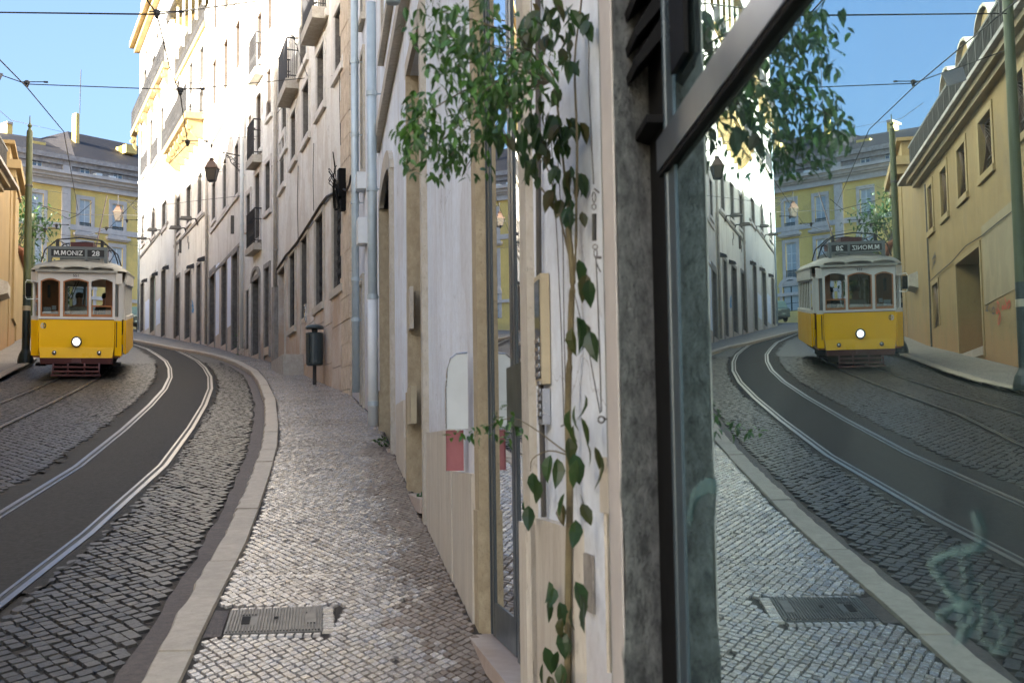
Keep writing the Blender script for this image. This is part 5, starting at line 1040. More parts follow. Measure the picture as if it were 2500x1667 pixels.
# ------------------------------------------------------------------ yellow palace facing down the street
FY = Fac((-31.3 - .682 * 14, 92 - .731 * 14), (-31.3 + .682 * 26, 92 + .731 * 26), -1)
b = bld('yellow_building', FY, 18, 'large yellow and white palace with slate roof closing the end of the street', 'building')
zz = lambda x, y: FY.px(x, y)[1]
zgut, zat0, zent0, zb1, zb0 = zz(149.6, 380), zz(149.6, 424), zz(149.6, 455), zz(149.6, 545), zz(149.6, 558)
def yw(xl, xr, yt, yb, arch=False, rail=True, at_row=False):
    u0, z1 = FY.px(xl, yt); u1, _ = FY.px(xr, yt); _, z0 = FY.px(xl, yb)
    wn = FY.window(b, u0, u1, z0, z1, pane='pane_pale' if not at_row else 'pane', frame='white_paint', sur='pale_stone', sw=.30 if not at_row else .1, rows=4 if not at_row else 2, setback=.1)
    if rail:
        m = MB(); h = (z1 - z0) * .27
        for i in range(9): m.tube([FY.P(u0 + (u1 - u0) * (i + .5) / 9, z0, .02), FY.P(u0 + (u1 - u0) * (i + .5) / 9, z0 + h, .02)], .02, 4, cap=False)
        m.tube([FY.P(u0, z0 + h, .02), FY.P(u1, z0 + h, .02)], .03, 4); m.tube([FY.P(u0, z0 + .08, .02), FY.P(u1, z0 + .08, .02)], .04, 4); m.build('railing', 'pole_dark', wn)
    return wn
du = 0
u75 = FY.px(77, 469)[0]; u194 = FY.px(194.5, 486)[0]; u274 = FY.px(274, 499)[0]; ww = FY.px(222.5, 486)[0] - u194
z2t, z2b = zz(194.5, 486), zz(194.5, 564); z1t, z1b = zz(272.5, 603), zz(272.5, 698)
for uw in (u75 - 4.2, u75, u194, u274, u274 + 3.3, u274 + 6.6, u274 + 9.9, u75 - 8):
    def one(z0, z1, arch=False, att=False):
        wn = FY.window(b, uw, uw + ww, z0, z1, pane='pane' if att else 'pane_pale', frame='white_paint', sur='pale_stone', sw=.28 if not att else .08, rows=4 if not att else 2, setback=.1)
        if not att:
            m = MB(); h = (z1 - z0) * .27
            for i in range(9): m.tube([FY.P(uw + ww * (i + .5) / 9, z0, .02), FY.P(uw + ww * (i + .5) / 9, z0 + h, .02)], .018, 4, cap=False)
            m.tube([FY.P(uw, z0 + h, .02), FY.P(uw + ww, z0 + h, .02)], .03, 4); m.tube([FY.P(uw, z0 + .08, .02), FY.P(uw + ww, z0 + .08, .02)], .05, 4); m.build('railing', 'pole_dark', wn)
        return wn
    one(z2b, z2t)
    wn = one(z1b, z1t)
    if abs(uw - u75) < .1:
        m = MB(); um = uw + ww / 2; hw = ww * .62
        for i in range(12):
            a0, a1 = math.pi * i / 12, math.pi * (i + 1) / 12; q = [(um + r_ * math.cos(a), z1t - .2 + r_ * math.sin(a)) for a, r_ in ((a0, hw), (a1, hw), (a1, hw + .28), (a0, hw + .28))]; m.hexa([FY.P(*p_, .0) for p_ in q] + [FY.P(*p_, .1) for p_ in q])
        m.build('arch', 'pale_stone', wn)
        g2 = MB(); g2.add([FY.P(um + hw * math.cos(a * math.pi / 12), z1t + .1 + hw * math.sin(a * math.pi / 12) * .9, .012) for a in range(13)], [tuple(range(13))]); g2.build('fanlight', 'pane_pale', wn)
    else:
        m = MB(); FY.box(m, uw - .5, uw + ww + .5, z1t + .55, z1t + .75, 0, .3); FY.box(m, uw - .4, uw + ww + .4, z1t + .45, z1t + .55, 0, .18); m.build('window_hood', 'pale_stone', wn)
zs1 = FY.px(1927, 682, 0, True)[1]; zs0 = FY.px(1927, 760, 0, True)[1]
for uw in (FY.px(1952, 700, 0, True)[0] + .1, u274 + 3.0, u274 + 6.4, u75 - .2, u194 - .2):
    wn = FY.window(b, uw, uw + ww * 1.5, zs0, zs1 - .5, pane='pane_pale', frame='pole_dark', sur='pale_stone', sw=.25, rows=3, setback=.1, sill=False)
    m = MB(); um = uw + ww * .75; hw = ww * .75
    for i in range(12):
        a0, a1 = math.pi * i / 12, math.pi * (i + 1) / 12; q = [(um + r_ * math.cos(a), zs1 - .55 + r_ * math.sin(a) * .75) for a, r_ in ((a0, hw), (a1, hw), (a1, hw + .3), (a0, hw + .3))]; m.hexa([FY.P(*p_, .0) for p_ in q] + [FY.P(*p_, .1) for p_ in q])
    m.build('arch', 'pale_stone', wn); g2 = MB(); g2.add([FY.P(um + hw * math.cos(a * math.pi / 12), zs1 - .55 + hw * .75 * math.sin(a * math.pi / 12), .012) for a in range(13)], [tuple(range(13))]); g2.build('fanlight', 'pane_pale', wn)
uat = [FY.px(x, 400)[0] for x in (78, 196, 277, 14)] + [u274 + 3.4, u274 + 7]; zatt, zatb = zz(196, 407), zz(196, 430)
for uw in uat:
    wn = FY.window(b, uw, uw + ww * .88, zatb, zatt, pane='pane', frame='white_paint', sur=None, rows=2, setback=.05)
FY.wall('yellow_wall', b, 0, FY.L, zat0, 12, .25); 
at_ = MB(); FY.op = [o for o in FY.op if o[2] > zat0 - .2]; FY.op = [(a_, b_, c_, d_) for a_, b_, c_, d_ in FY.op]
FY.wall('attic_stone', b, 0, FY.L, zgut - .3, 10, .2, 'attic', zbot=zat0 + .002)
m = MB(); FY.box(m, -.3, FY.L + .3, zgut - .35, zgut, -.4, .45); FY.box(m, -.3, FY.L, zgut - .7, zgut - .35, -.1, .22); m.build('gutter_cornice', 'attic_stone', b)
m = MB(); FY.box(m, -.3, FY.L, zat0 - .1, zat0 + .12, -.1, .75); FY.box(m, -.3, FY.L, zat0 - .35, zat0 - .1, -.1, .5); FY.box(m, -.3, FY.L, zat0 - .5, zat0 - .35, -.1, .3); FY.box(m, -.3, FY.L, zent0, zat0 - .5, -.1, .12); FY.box(m, -.3, FY.L, zent0 - .02, zent0 + .16, -.1, .24); m.build('entablature', 'pale_stone', b)
m = MB(); FY.box(m, -.3, FY.L, zb0, zb1, -.02, .10); m.build('string_course', 'pale_stone', b)
zb3 = z1b - .9; m = MB(); FY.box(m, -.3, FY.L, zb3 - .25, zb3, -.02, .12); m.build('string_course', 'pale_stone', b)
for x0, x1 in ((149.6, 170.5), (-60, -40)):
    u0, u1 = FY.px(x0, 500)[0], FY.px(x1, 500)[0]; m = MB(); FY.box(m, u0, u1, 8, zent0, 0, .14); FY.box(m, u0, u1, zat0 + .2, zgut - .4, 0, .2); m.build('pilaster', 'pale_stone', b)
m = MB(); k = 0
uu = 0
while uu < FY.L - 1.6:
    if not any(o[0] - .15 < uu + 1.3 and o[1] + .15 > uu for o in FY.op): FY.box(m, uu + .06, uu + 1.3, zat0 + .35, zgut - .85, 0, .05)
    uu += 1.45
m.build('attic_panels', 'attic_stone', b)
uap, _ = FY.px(165, 321, -5); zap = FY.px(165, 321, -5)[1]; ul = FY.px(98, 338, -5)[0]; zl_ = FY.px(98, 338, -5)[1]; ur = FY.px(335, 356, -5)[0]; zr_ = FY.px(335, 356, -5)[1]; u00, z00 = FY.px(0, 332, -5)
m = MB(); top = [(0, z00), (ul, zl_), (uap, zap), (ur, zr_), (FY.L, zr_ - .2)]
fr_ = [FY.P(u, zgut, .4) for u, _ in top]; rd = [FY.P(u, z, -5) for u, z in top]; bk = [FY.P(u, zgut, -11) for u, _ in top]; n = len(top)
m.add(fr_ + rd + bk, [(i, i + 1, i + 1 + n, i + n) for i in range(n - 1)] + [(i + n, i + 1 + n, i + 1 + 2 * n, i + 2 * n) for i in range(n - 1)] + [(0, n, 2 * n), (n - 1, 3 * n - 1, 2 * n - 1)]); m.build('slate_roof', 'slate', b)
def ybox(x0, x1, y0, y1, w0, w1, nm, mt, par=b):
    u0, z1 = FY.px(x0, y0, w1); u1, _ = FY.px(x1, y0, w1); _, z0 = FY.px(x0, y1, w1); m = MB(); FY.box(m, u0, u1, min(z0, z1), max(z0, z1), w0, w1); return m.build(nm, mt, par)
ybox(235, 250, 422, 436, .05, .55, 'air_conditioner', 'white_paint'); ybox(268, 284, 429, 442, .05, .55, 'air_conditioner', 'white_paint'); ybox(252, 266, 431, 440, .05, .5, 'air_conditioner', 'castiron')
ch = ybox(186, 194.5, 276, 350, -3.2, -2.6, 'flue', 'yellow_wall'); u, z = FY.px(190, 276, -2.9); m = MB(); m.tube([FY.P(u + .15, z, -2.9), FY.P(u + .2, z + 3.4, -2.9)], .03, 4); m.build('aerial', 'castiron', ch)
ybox(18, 31, 300, 337, -6.2, -5.0, 'chimney', 'yellow_wall'); ybox(17, 32, 296, 301, -6.4, -4.8, 'chimney_cap', 'pale_stone')
ybox(77, 112, 343, 352, -4, -2.2, 'roof_hatch', 'yellow_wall'); ybox(308, 335, 352, 372, -3, -1.5, 'roof_hatch', 'yellow_wall')

# ------------------------------------------------------------------ the tram
TX, TY = TR2(29.75), 29.75
ax = Vector((TR2(37.5) - TX, 7.75, 7.75 * SLOPE)).normalized()                 # backwards along the track, uphill
rt = Vector((ax.y, -ax.x, 0)).normalized(); up = rt.cross(ax).normalized()
tram = bpy.data.objects.new('tram', None); COL.objects.link(tram); WLOC['tram'] = Vector()
tram.matrix_world = Matrix(((rt.x * .93, ax.x, up.x, TX), (rt.y * .93, ax.y, up.y, TY), (rt.z * .93, ax.z, up.z, gz(TY) - .09), (0, 0, 0, 1)))
tag(tram, 'old yellow and white tram, number 28, with lit round headlight', 'tram')
def tb_(m, name, mat, parent=tram, **kw): return m.build(name, mat, parent, local=True, **kw) if parent is tram else m.build(name, mat, parent, **kw)
TC = {}
def tchild(m, name, mat, parent=None, **kw):
    """mesh in tram coordinates below a part of the tram"""
    if parent is None: o = m.build(name, mat, tram, local=True, **kw); TC[o.name] = Vector(o.location); return o
    o = m.build(name, mat, parent, local=True, **kw); TC[o.name] = Vector(o.location); o.location = Vector(o.location) - TC[parent.name]; return o
OUT = [(-.905, 0), (-1.06, .12), (-1.12, 1.0), (-1.14, 2.0), (-1.14, 6.4), (-1.12, 7.4), (-1.06, 8.2), (-.9, 8.35)]
def seg(m, p, q, z0, z1, t=.05, o=0):
    p, q = Vector((*p, 0)), Vector((*q, 0)); d = (q - p).normalized(); n = Vector((-d.y, d.x, 0)); 
    a = p + n * o; b2 = q + n * o; c = q + n * (o + t); e = p + n * (o + t); m.hexa([(a.x, a.y, z0), (b2.x, b2.y, z0), (c.x, c.y, z0), (e.x, e.y, z0), (a.x, a.y, z1), (b2.x, b2.y, z1), (c.x, c.y, z1), (e.x, e.y, z1)])
m = MB(); m.hexa([(-.90, -.02, .74), (.90, -.02, .74), (.90, .05, .74), (-.90, .05, .74), (-.905, -.02, 1.41), (.905, -.02, 1.41), (.905, .05, 1.41), (-.905, .05, 1.41)])
for s in (-1, 1):
    for (p, q) in zip(OUT, OUT[1:]):
        if s == 1 and p[1] < .9 and p[1] > .05: continue                       # open platform doorway on the near side
        pp_, qq = (s * abs(p[0]), p[1]), (s * abs(q[0]), q[1]); (seg(m, pp_, qq, .55, 1.38, .04, 0) if s == -1 else seg(m, qq, pp_, .55, 1.38, .04, 0))
m.box(-.9, .9, 8.33, 8.38, .5, 1.41); body = tchild(m, 'body_panel', 'tram_yellow')
m = MB(); m.hexa([(-.86, -.05, .50), (.86, -.05, .50), (.88, .05, .50), (-.88, .05, .50), (-.90, -.025, .745), (.90, -.025, .745), (.90, .05, .745), (-.90, .05, .745)]); tchild(m, 'apron', 'tram_yellow2', body)
m = MB(); m.hexa([(-.85, -.08, .36), (.85, -.08, .36), (.88, .1, .36), (-.88, .1, .36), (-.87, -.09, .498), (.87, -.09, .498), (.88, .1, .498), (-.88, .1, .498)]); m.hexa([(-.12, -.14, .38), (.12, -.14, .38), (.12, -.08, .38), (-.12, -.08, .38), (-.10, -.13, .48), (.10, -.13, .48), (.10, -.08, .48), (-.10, -.08, .48)]); tchild(m, 'bumper', 'maroon')
m = MB()
for i, z in enumerate((.08, .17, .27)): h = .60 - .03 * i; m.box(-h, h, -.26 + .03 * i, -.22 + .03 * i, z, z + .045)
for x in (-.55, -.2, .2, .55): m.hexa([(x - .02, -.22, .08), (x + .02, -.22, .08), (x + .02, -.2, .08), (x - .02, -.2, .08), (x - .02, -.08, .38), (x + .02, -.08, .38), (x + .02, -.05, .38), (x - .02, -.05, .38)])
tchild(m, 'lifeguard', 'maroon')
m = MB(); m.box(-.85, .85, .3, 8.1, .32, .42); m.box(-.7, .7, 1.5, 6.8, .12, .34)
for x in (-.42, .42): 
    for y in (2.9, 5.4): m.lathe((x - .05, y, .33), [(.33, 0), (.35, .02), (.35, .1), (.3, .12)], 16, (Vector((0, 1, 0)), Vector((0, 0, 1)), Vector((1, 0, 0))))
m.box(.75, 1.05, .15, .9, .30, .36); m.box(-1.0, -.75, .15, .9, .30, .36); tchild(m, 'truck', 'black')
m = MB(); m.box(-.92, .92, -.03, .05, 1.41, 1.465)
for s in (-1, 1):
    for (p, q) in zip(OUT, OUT[1:]):
        if s == 1 and .05 < p[1] < .9: continue
        a_, b_ = (s * abs(p[0]), p[1]), (s * abs(q[0]), q[1]); a_, b_ = (a_, b_) if s == -1 else (b_, a_); seg(m, a_, b_, 1.38, 1.47, .05, -.01); seg(m, a_, b_, 2.25, 2.50, .05, -.005)
for x0, x1 in ((-.92, -.865), (-.40, -.33), (.285, .345), (.86, .92)): m.box(x0, x1, -.025, .04, 1.465, 2.5)
# header with three arched cut-outs
for x0, x1 in ((-.865, -.40), (-.33, .285), (.345, .86)):
    n = 8; vs = []
    for yy in (-.025, .04):
        for i in range(n + 1): x = x0 + (x1 - x0) * i / n; vs.append((x, yy, 2.29 + .07 * math.sin(math.pi * i / n)))
        for i in range(n + 1): x = x0 + (x1 - x0) * i / n; vs.append((x, yy, 2.5))
    k = 2 * (n + 1); m.add(vs, [f for i in range(n) for f in ((i, i + 1, i + n + 2, i + n + 1), (k + i + 1, k + i, k + i + n + 1, k + i + n + 2), (i, k + i, k + i + 1, i + 1))])
for s in (-1, 1):
    ys_ = (.13, .95) + tuple(1.9 + i * .76 for i in range(7)) + (7.4, 8.2)
    for y in ys_:
        x = 1.06 if y < .5 or y > 8 else 1.12 if y < 1.5 or y > 7.2 else 1.14
        m.box(s * x - (.05 if s > 0 else 0), s * x + (.05 if s < 0 else 0), y - .035, y + .035, 1.42, 2.3)
m.box(-.92, .92, 8.3, 8.38, 2.25, 2.5)
for x in (-.9, -.35, .3, .87): m.box(x - .03, x + .03, 8.3, 8.36, 1.4, 2.3)
cab = tchild(m, 'window_band', 'tram_white')
m = MB(); m.box(-.90, .90, -.028, -.022, 1.395, 1.415); m.hexa([(-.95, -.045, 2.49), (.95, -.045, 2.49), (.95, .03, 2.49), (-.95, .03, 2.49), (-.95, -.045, 2.52), (.95, -.045, 2.52), (.95, .03, 2.52), (-.95, .03, 2.52)]); tchild(m, 'trim_line', 'maroon')
def woodframe(x0, x1, z0, z1, arch=True):
    m = MB(); t = .035; m.box(x0, x0 + t, -.018, .02, z0, z1 - .02); m.box(x1 - t, x1, -.018, .02, z0, z1 - .02); m.box(x0 + t, x1 - t, -.018, .02, z0, z0 + t * 1.6)
    n = 8
    for i in range(n):
        xa, xb = x0 + (x1 - x0) * i / n, x0 + (x1 - x0) * (i + 1) / n; f_ = lambda x: z1 - .06 + (.07 * math.sin(math.pi * (x - x0) / (x1 - x0)) if arch else .06); m.hexa([(xa, -.016, f_(xa) - t), (xb, -.016, f_(xb) - t), (xb, .018, f_(xb) - t), (xa, .018, f_(xa) - t), (xa, -.016, f_(xa)), (xb, -.016, f_(xb)), (xb, .018, f_(xb)), (xa, .018, f_(xa))])
    w_ = tchild(m, 'windscreen_frame', 'tram_wood'); g = MB(); g.box(x0 + .01, x1 - .01, -.002, .003, z0 + .01, z1 - .03); tchild(g, 'pane', 'tram_glass', w_); return w_
woodframe(-.865, -.40, 1.465, 2.35); woodframe(-.33, .285, 1.465, 2.35); woodframe(.345, .86, 1.465, 1.74, False)
for s in (-1, 1):
    for i in range(6):
        y0 = 1.93 + i * .76; m = MB(); x = s * 1.12; t = .03; m.box(x - .012, x + .012, y0, y0 + .69, 1.46, 1.50); m.box(x - .012, x + .012, y0, y0 + .69, 2.2, 2.25); m.box(x - .012, x + .012, y0, y0 + t, 1.5, 2.2); m.box(x - .012, x + .012, y0 + .66, y0 + .69, 1.5, 2.2); fr2 = tchild(m, 'side_window', 'tram_white'); g = MB(); g.box(x - .003, x + .003, y0 + .03, y0 + .66, 1.5, 2.2); tchild(g, 'pane', 'tram_glass', fr2)
# roof: shallow dome with rounded ends, raised central deck
m = MB(); nx, ny = 18, 26; 
for j in range(ny + 1):
    y = -.10 + 8.6 * j / ny; e = min(1, max(0, (y + .10) / 1.2)) * min(1, max(0, (8.5 - y) / 1.2)); e = math.sqrt(max(0, 1 - (1 - e) ** 2)); wid = .98 + .18 * min(1, e * 1.2)
    for i in range(nx + 1): t = -1 + 2 * i / nx; m.v.append(Vector((t * wid, y, 2.50 + .05 + .29 * e * math.sqrt(max(0, 1 - t * t)) ** .9)))
b0 = 0
for j in range(ny):
    for i in range(nx): a_ = j * (nx + 1) + i; m.f.append((a_, a_ + 1, a_ + nx + 2, a_ + nx + 1))
nb_ = len(m.v)
for j in (0,):
    pass
for i in range(nx + 1): m.v.append(Vector((m.v[i].x, -.10, 2.50)))
for i in range(nx): m.f.append((nb_ + i, nb_ + i + 1, i + 1, i))
roof = tchild(m, 'roof', 'tram_roof', smooth=True)
m = MB()
for s in (-1, 1): m.box(s * 1.17 - .02, s * 1.17 + .02, .9, 7.6, 2.5, 2.56)
for x0, x1 in ((-.88, -.38), (-.31, .29), (.34, .88)):                        # three raised visors above the windows
    n = 6
    for i in range(n):
        xa, xb = x0 + (x1 - x0) * i / n, x0 + (x1 - x0) * (i + 1) / n; f_ = lambda x: 2.60 + .035 * math.sin(math.pi * (x - x0) / (x1 - x0)); m.hexa([(xa, -.13, f_(xa)), (xb, -.13, f_(xb)), (xb, .05, f_(xb)), (xa, .05, f_(xa)), (xa, -.12, f_(xa) + .02), (xb, -.12, f_(xb) + .02), (xb, .05, f_(xb) + .02), (xa, .05, f_(xa) + .02)])
tchild(m, 'visor', 'tram_roof', roof)
m = MB(); m.box(-.5, .5, 1.0, 7.4, 2.78, 2.98); tchild(m, 'clerestory', 'tram_grey', roof)
sb = MB(); sb.box(-.74, .71, .42, .66, 3.055, 3.125); sb.box(-.74, .71, .42, .66, 2.86, 2.89); sb.box(-.74, -.66, .40, .66, 2.70, 3.055); sb.box(.63, .71, .40, .66, 2.66, 3.055); sb.box(.155, .215, .41, .66, 2.80, 3.055); sb.box(-.66, .63, .46, .66, 2.89, 3.055); sign = tchild(sb, 'route_sign', 'tram_grey')
g = MB(); g.box(-.66, .155, .445, .455, 2.89, 3.055); tchild(g, 'destination_blind', 'sign_black', sign); g = MB(); g.box(.215, .63, .445, .455, 2.89, 3.055); tchild(g, 'route_blind', 'sign_black', sign)
def text_mesh(body, size, bold=.0, ext=.002):
    cu = bpy.data.curves.new('lettering', 'FONT'); cu.body = body; cu.size = size; cu.extrude = ext; cu.offset = bold; cu.align_x = 'CENTER'; cu.resolution_u = 3
    o = bpy.data.objects.new('lettering', cu); COL.objects.link(o); bpy.context.view_layer.update(); me = bpy.data.meshes.new_from_object(o.evaluated_get(bpy.context.evaluated_depsgraph_get()))
    v = [tuple(q.co) for q in me.vertices]; f = [tuple(p.vertices) for p in me.polygons]; bpy.data.objects.remove(o); bpy.data.curves.remove(cu); bpy.data.meshes.remove(me); return v, f
def tram_text(body, x, y, z, size, width, mat, parent, bold=.004):
    v, f = text_mesh(body, size, bold); xs = [q[0] for q in v]; zs2 = [q[1] for q in v]; sc = width / (max(xs) - min(xs)); cx = (max(xs) + min(xs)) / 2; cz = (max(zs2) + min(zs2)) / 2
    m = MB(); m.add([((q[0] - cx) * sc + x, y - q[2], (q[1] - cz) + z) for q in v], f); return tchild(m, 'lettering', mat, parent)
def big_m(cx, cz, w_, h_, y=.440):
    m = MB(); t = .021; x0, x1, z0, z1 = cx - w_ / 2, cx + w_ / 2, cz - h_ / 2, cz + h_ / 2
    m.box(x0, x0 + t, y - .003, y, z0, z1); m.box(x1 - t, x1, y - .003, y, z0, z1)
    for sx in (-1, 1): m.hexa([(cx - .010, yy, z0 + .012) if k == 0 else (cx + .010, yy, z0 + .012) if k == 1 else None for k in ()] or [(cx - .012, y - .003, z0 + .015), (cx + .012, y - .003, z0 + .015), (cx + .012, y - .001, z0 + .015), (cx - .012, y - .001, z0 + .015), (cx + sx * (w_ / 2 - t) - .013, y - .003, z1), (cx + sx * (w_ / 2 - t) + .013, y - .003, z1), (cx + sx * (w_ / 2 - t) + .013, y - .001, z1), (cx + sx * (w_ / 2 - t) - .013, y - .001, z1)])
    return tchild(m, 'letter', 'white_paint', sign)
big_m(-.535, 2.972, .115, .108); big_m(-.365, 2.972, .115, .108); m = MB(); m.box(-.462, -.442, .437, .440, 2.918, 2.938); tchild(m, 'letter', 'white_paint', sign)
tram_text('ONIZ', -.09, .440, 2.972, .155, .39, 'white_paint', sign, .0015); tram_text('28', .42, .440, 2.972, .165, .19, 'white_paint', sign, .003); tram_text('551', -.03, -.030, 2.43, .085, .13, 'sign_black', cab, .001)
m = MB()                                                                       # trolley base, guard rails and poles on the roof
m.box(-.28, .28, 1.6, 3.4, 2.98, 3.28); m.box(-.05, .62, 1.5, 3.0, 2.98, 3.16); m.box(-.6, -.1, 1.2, 2.2, 3.0, 3.12); tchild(m, 'trolley_base', 'maroon', roof)
m = MB()
for y in (.9, 3.2):
    m.tube([(-.95, y, 2.75), (-.85, y, 3.05), (-.55, y, 3.30), (0, y, 3.36), (.55, y, 3.30), (.85, y, 3.05), (.95, y, 2.75)], .018, 5)
for x in (-.55, .55): m.tube([(x, .9, 3.30), (x, 3.2, 3.30), (x, 6, 3.2)], .018, 5); m.box(x - .04, x + .04, .9, .98, 2.95, 3.3)
for x in (-.3, .1): m.tube([(x, .9, 3.0), (x * 1.2, 2.4, 3.28)], .02, 5)
m.tube(curve_pts([(.72, .8, 2.75), (.85, .9, 2.98), (.75, 1.0, 3.08), (.62, 1.0, 2.96)], 3), .012, 4); tchild(m, 'roof_rails', 'iron', roof)
m = MB(); m.tube([(.20, 4.2, 3.2), (.26, 9.2, 5.05)], .022, 6, .016); m.tube([(.15, 4.2, 3.2), (.42, 8.5, 2.6)], .006, 4); tchild(m, 'trolley_pole', 'copper', roof)
m = MB(); m.lathe((-.0, -.05, .88), [(.125, 0), (.13, .03), (.105, .045), (.098, .045)], 24, (Vector((1, 0, 0)), Vector((0, 0, 1)), Vector((0, -1, 0)))); hl = tchild(m, 'headlight', 'castiron'); m = MB(); m.lathe((0, -.085, .88), [(.095, 0), (.08, .02), (.04, .03)], 20, (Vector((1, 0, 0)), Vector((0, 0, 1)), Vector((0, -1, 0)))); tchild(m, 'lens', 'headlight', hl)
for x in (-.53, .545):
    m = MB(); m.lathe((x, -.045, .62), [(.055, 0), (.055, .03), (.04, .035)], 16, (Vector((1, 0, 0)), Vector((0, 0, 1)), Vector((0, -1, 0)))); hl = tchild(m, 'fog_light', 'castiron'); m = MB(); m.lathe((x, -.075, .62), [(.04, 0), (.03, .02), (.01, .028)], 14, (Vector((1, 0, 0)), Vector((0, 0, 1)), Vector((0, -1, 0)))); tchild(m, 'lens', 'chrome', hl)
m = MB()                                                                       # round two-ring emblem
for (cx, mat_, a0, a1) in ((-.80, 'white_paint', math.pi * .5, math.pi * 1.5), (-.78, 'sign_black', -math.pi * .5, math.pi * .5)):
    m = MB(); n = 10
    for i in range(n):
        aa, ab = a0 + (a1 - a0) * i / n, a0 + (a1 - a0) * (i + 1) / n; q = [(cx + r_ * .8 * math.cos(a), -.028, 1.25 + r_ * math.sin(a)) for a, r_ in ((aa, .045), (ab, .045), (ab, .07), (aa, .07))]; m.hexa([(x, y + .006, z) for x, y, z in q] + q)
    m.box(cx - .008, cx + .008, -.028, -.022, 1.20, 1.30); tchild(m, 'emblem', mat_, body)
m = MB(); m.tube([(-.93, .05, 2.28), (-1.18, -.12, 2.30), (-1.20, -.13, 2.26), (-1.20, -.13, 1.90), (-1.17, -.12, 1.86), (-.93, .05, 1.87)], .012, 5); ma = tchild(m, 'mirror_arm', 'white_paint'); m = MB(); m.box(-1.20, -1.07, -.16, -.10, 1.92, 2.24); tchild(m, 'mirror', 'black', ma)
# platform doorway on the right, folding door leaves, step
m = MB(); m.hexa([(.90, .03, .55), (.935, .03, .55), (.97, .45, .55), (.94, .46, .55), (.90, .03, 2.3), (.935, .03, 2.3), (.97, .45, 2.3), (.94, .46, 2.3)]); dl = tchild(m, 'folding_door', 'tram_grey'); m = MB(); m.box(1.10, 1.13, .62, .95, .6, 1.38); tchild(m, 'door_edge', 'tram_yellow', dl)
m = MB(); m.box(.98, 1.12, .5, .95, 1.40, 2.3); tchild(m, 'doorpost', 'tram_white')
# inside
m = MB(); m.box(-1.05, 1.05, .1, 8.2, .50, .55); m.box(-1.05, 1.05, .9, .95, .55, 1.3); m.box(-1.05, -.35, .9, .94, 1.3, 2.5); m.box(.65, 1.05, .9, .94, 1.3, 2.5); tchild(m, 'saloon_floor', 'tram_wood')
m = MB(); m.box(-1.08, 1.08, .15, 8.2, 2.49, 2.51); tchild(m, 'ceiling', 'tram_roof')
for i in range(6):
    for s in (-1, 1): m = MB(); y = 1.6 + i * .8; m.box(s * .98 if s < 0 else .45, -.45 if s < 0 else .98, y, y + .4, .95, 1.0); m.box(s * .98 if s < 0 else .45, -.45 if s < 0 else .98, y + .38, y + .43, 1.0, 1.5); tchild(m, 'seat', 'seat_red')
m = MB(); m.box(-.75, -.45, .2, .45, .55, 1.55); m.lathe((-.6, .32, 1.55), [(.1, 0), (.1, .04)], 12); tchild(m, 'controller', 'iron')
def body_skin(name, joints, edges, mat, local_parent, label=None, levels=1):
    me = bpy.data.meshes.new(name); me.from_pydata([j[0] for j in joints], edges, []); o = bpy.data.objects.new(name, me); COL.objects.link(o)
    sk = o.modifiers.new('s', 'SKIN'); sv = me.skin_vertices[0].data
    for i, j in enumerate(joints): r_ = j[1] if isinstance(j[1], tuple) else (j[1], j[1]); sv[i].radius = r_
    sv[0].use_root = True; su = o.modifiers.new('u', 'SUBSURF'); su.levels = levels; su.render_levels = levels; bpy.context.view_layer.update()
    m2 = bpy.data.meshes.new_from_object(o.evaluated_get(bpy.context.evaluated_depsgraph_get())); vs = [tuple(v.co) for v in m2.vertices]; fs = [tuple(p.vertices) for p in m2.polygons]; bpy.data.objects.remove(o); return vs, fs
J = [((0, 0, 1.20), (.17, .13)), ((0, 0, 1.42), (.18, .13)), ((0, -.02, 1.62), (.19, .12)), ((0, -.03, 1.74), .065), ((0, -.05, 1.82), (.085, .1)), ((0, -.05, 1.93), (.08, .10)), ((0, -.04, 1.99), .05),
     ((-.20, -.02, 1.66), .065), ((-.27, -.12, 1.42), .05), ((-.20, -.33, 1.36), .038), ((.20, -.02, 1.66), .065), ((.27, -.12, 1.42), .05), ((.2, -.35, 1.40), .038), ((-.1, 0, 1.12), .1), ((.1, 0, 1.12), .1), ((-.11, -.4, 1.1), .075), ((.11, -.4, 1.1), .075), ((-.11, -.42, .7), .05), ((.11, -.42, .7), .05)]
Eg = [(0, 1), (1, 2), (2, 3), (3, 4), (4, 5), (5, 6), (2, 7), (7, 8), (8, 9), (2, 10), (10, 11), (11, 12), (0, 13), (0, 14), (13, 15), (14, 16), (15, 17), (16, 18)]
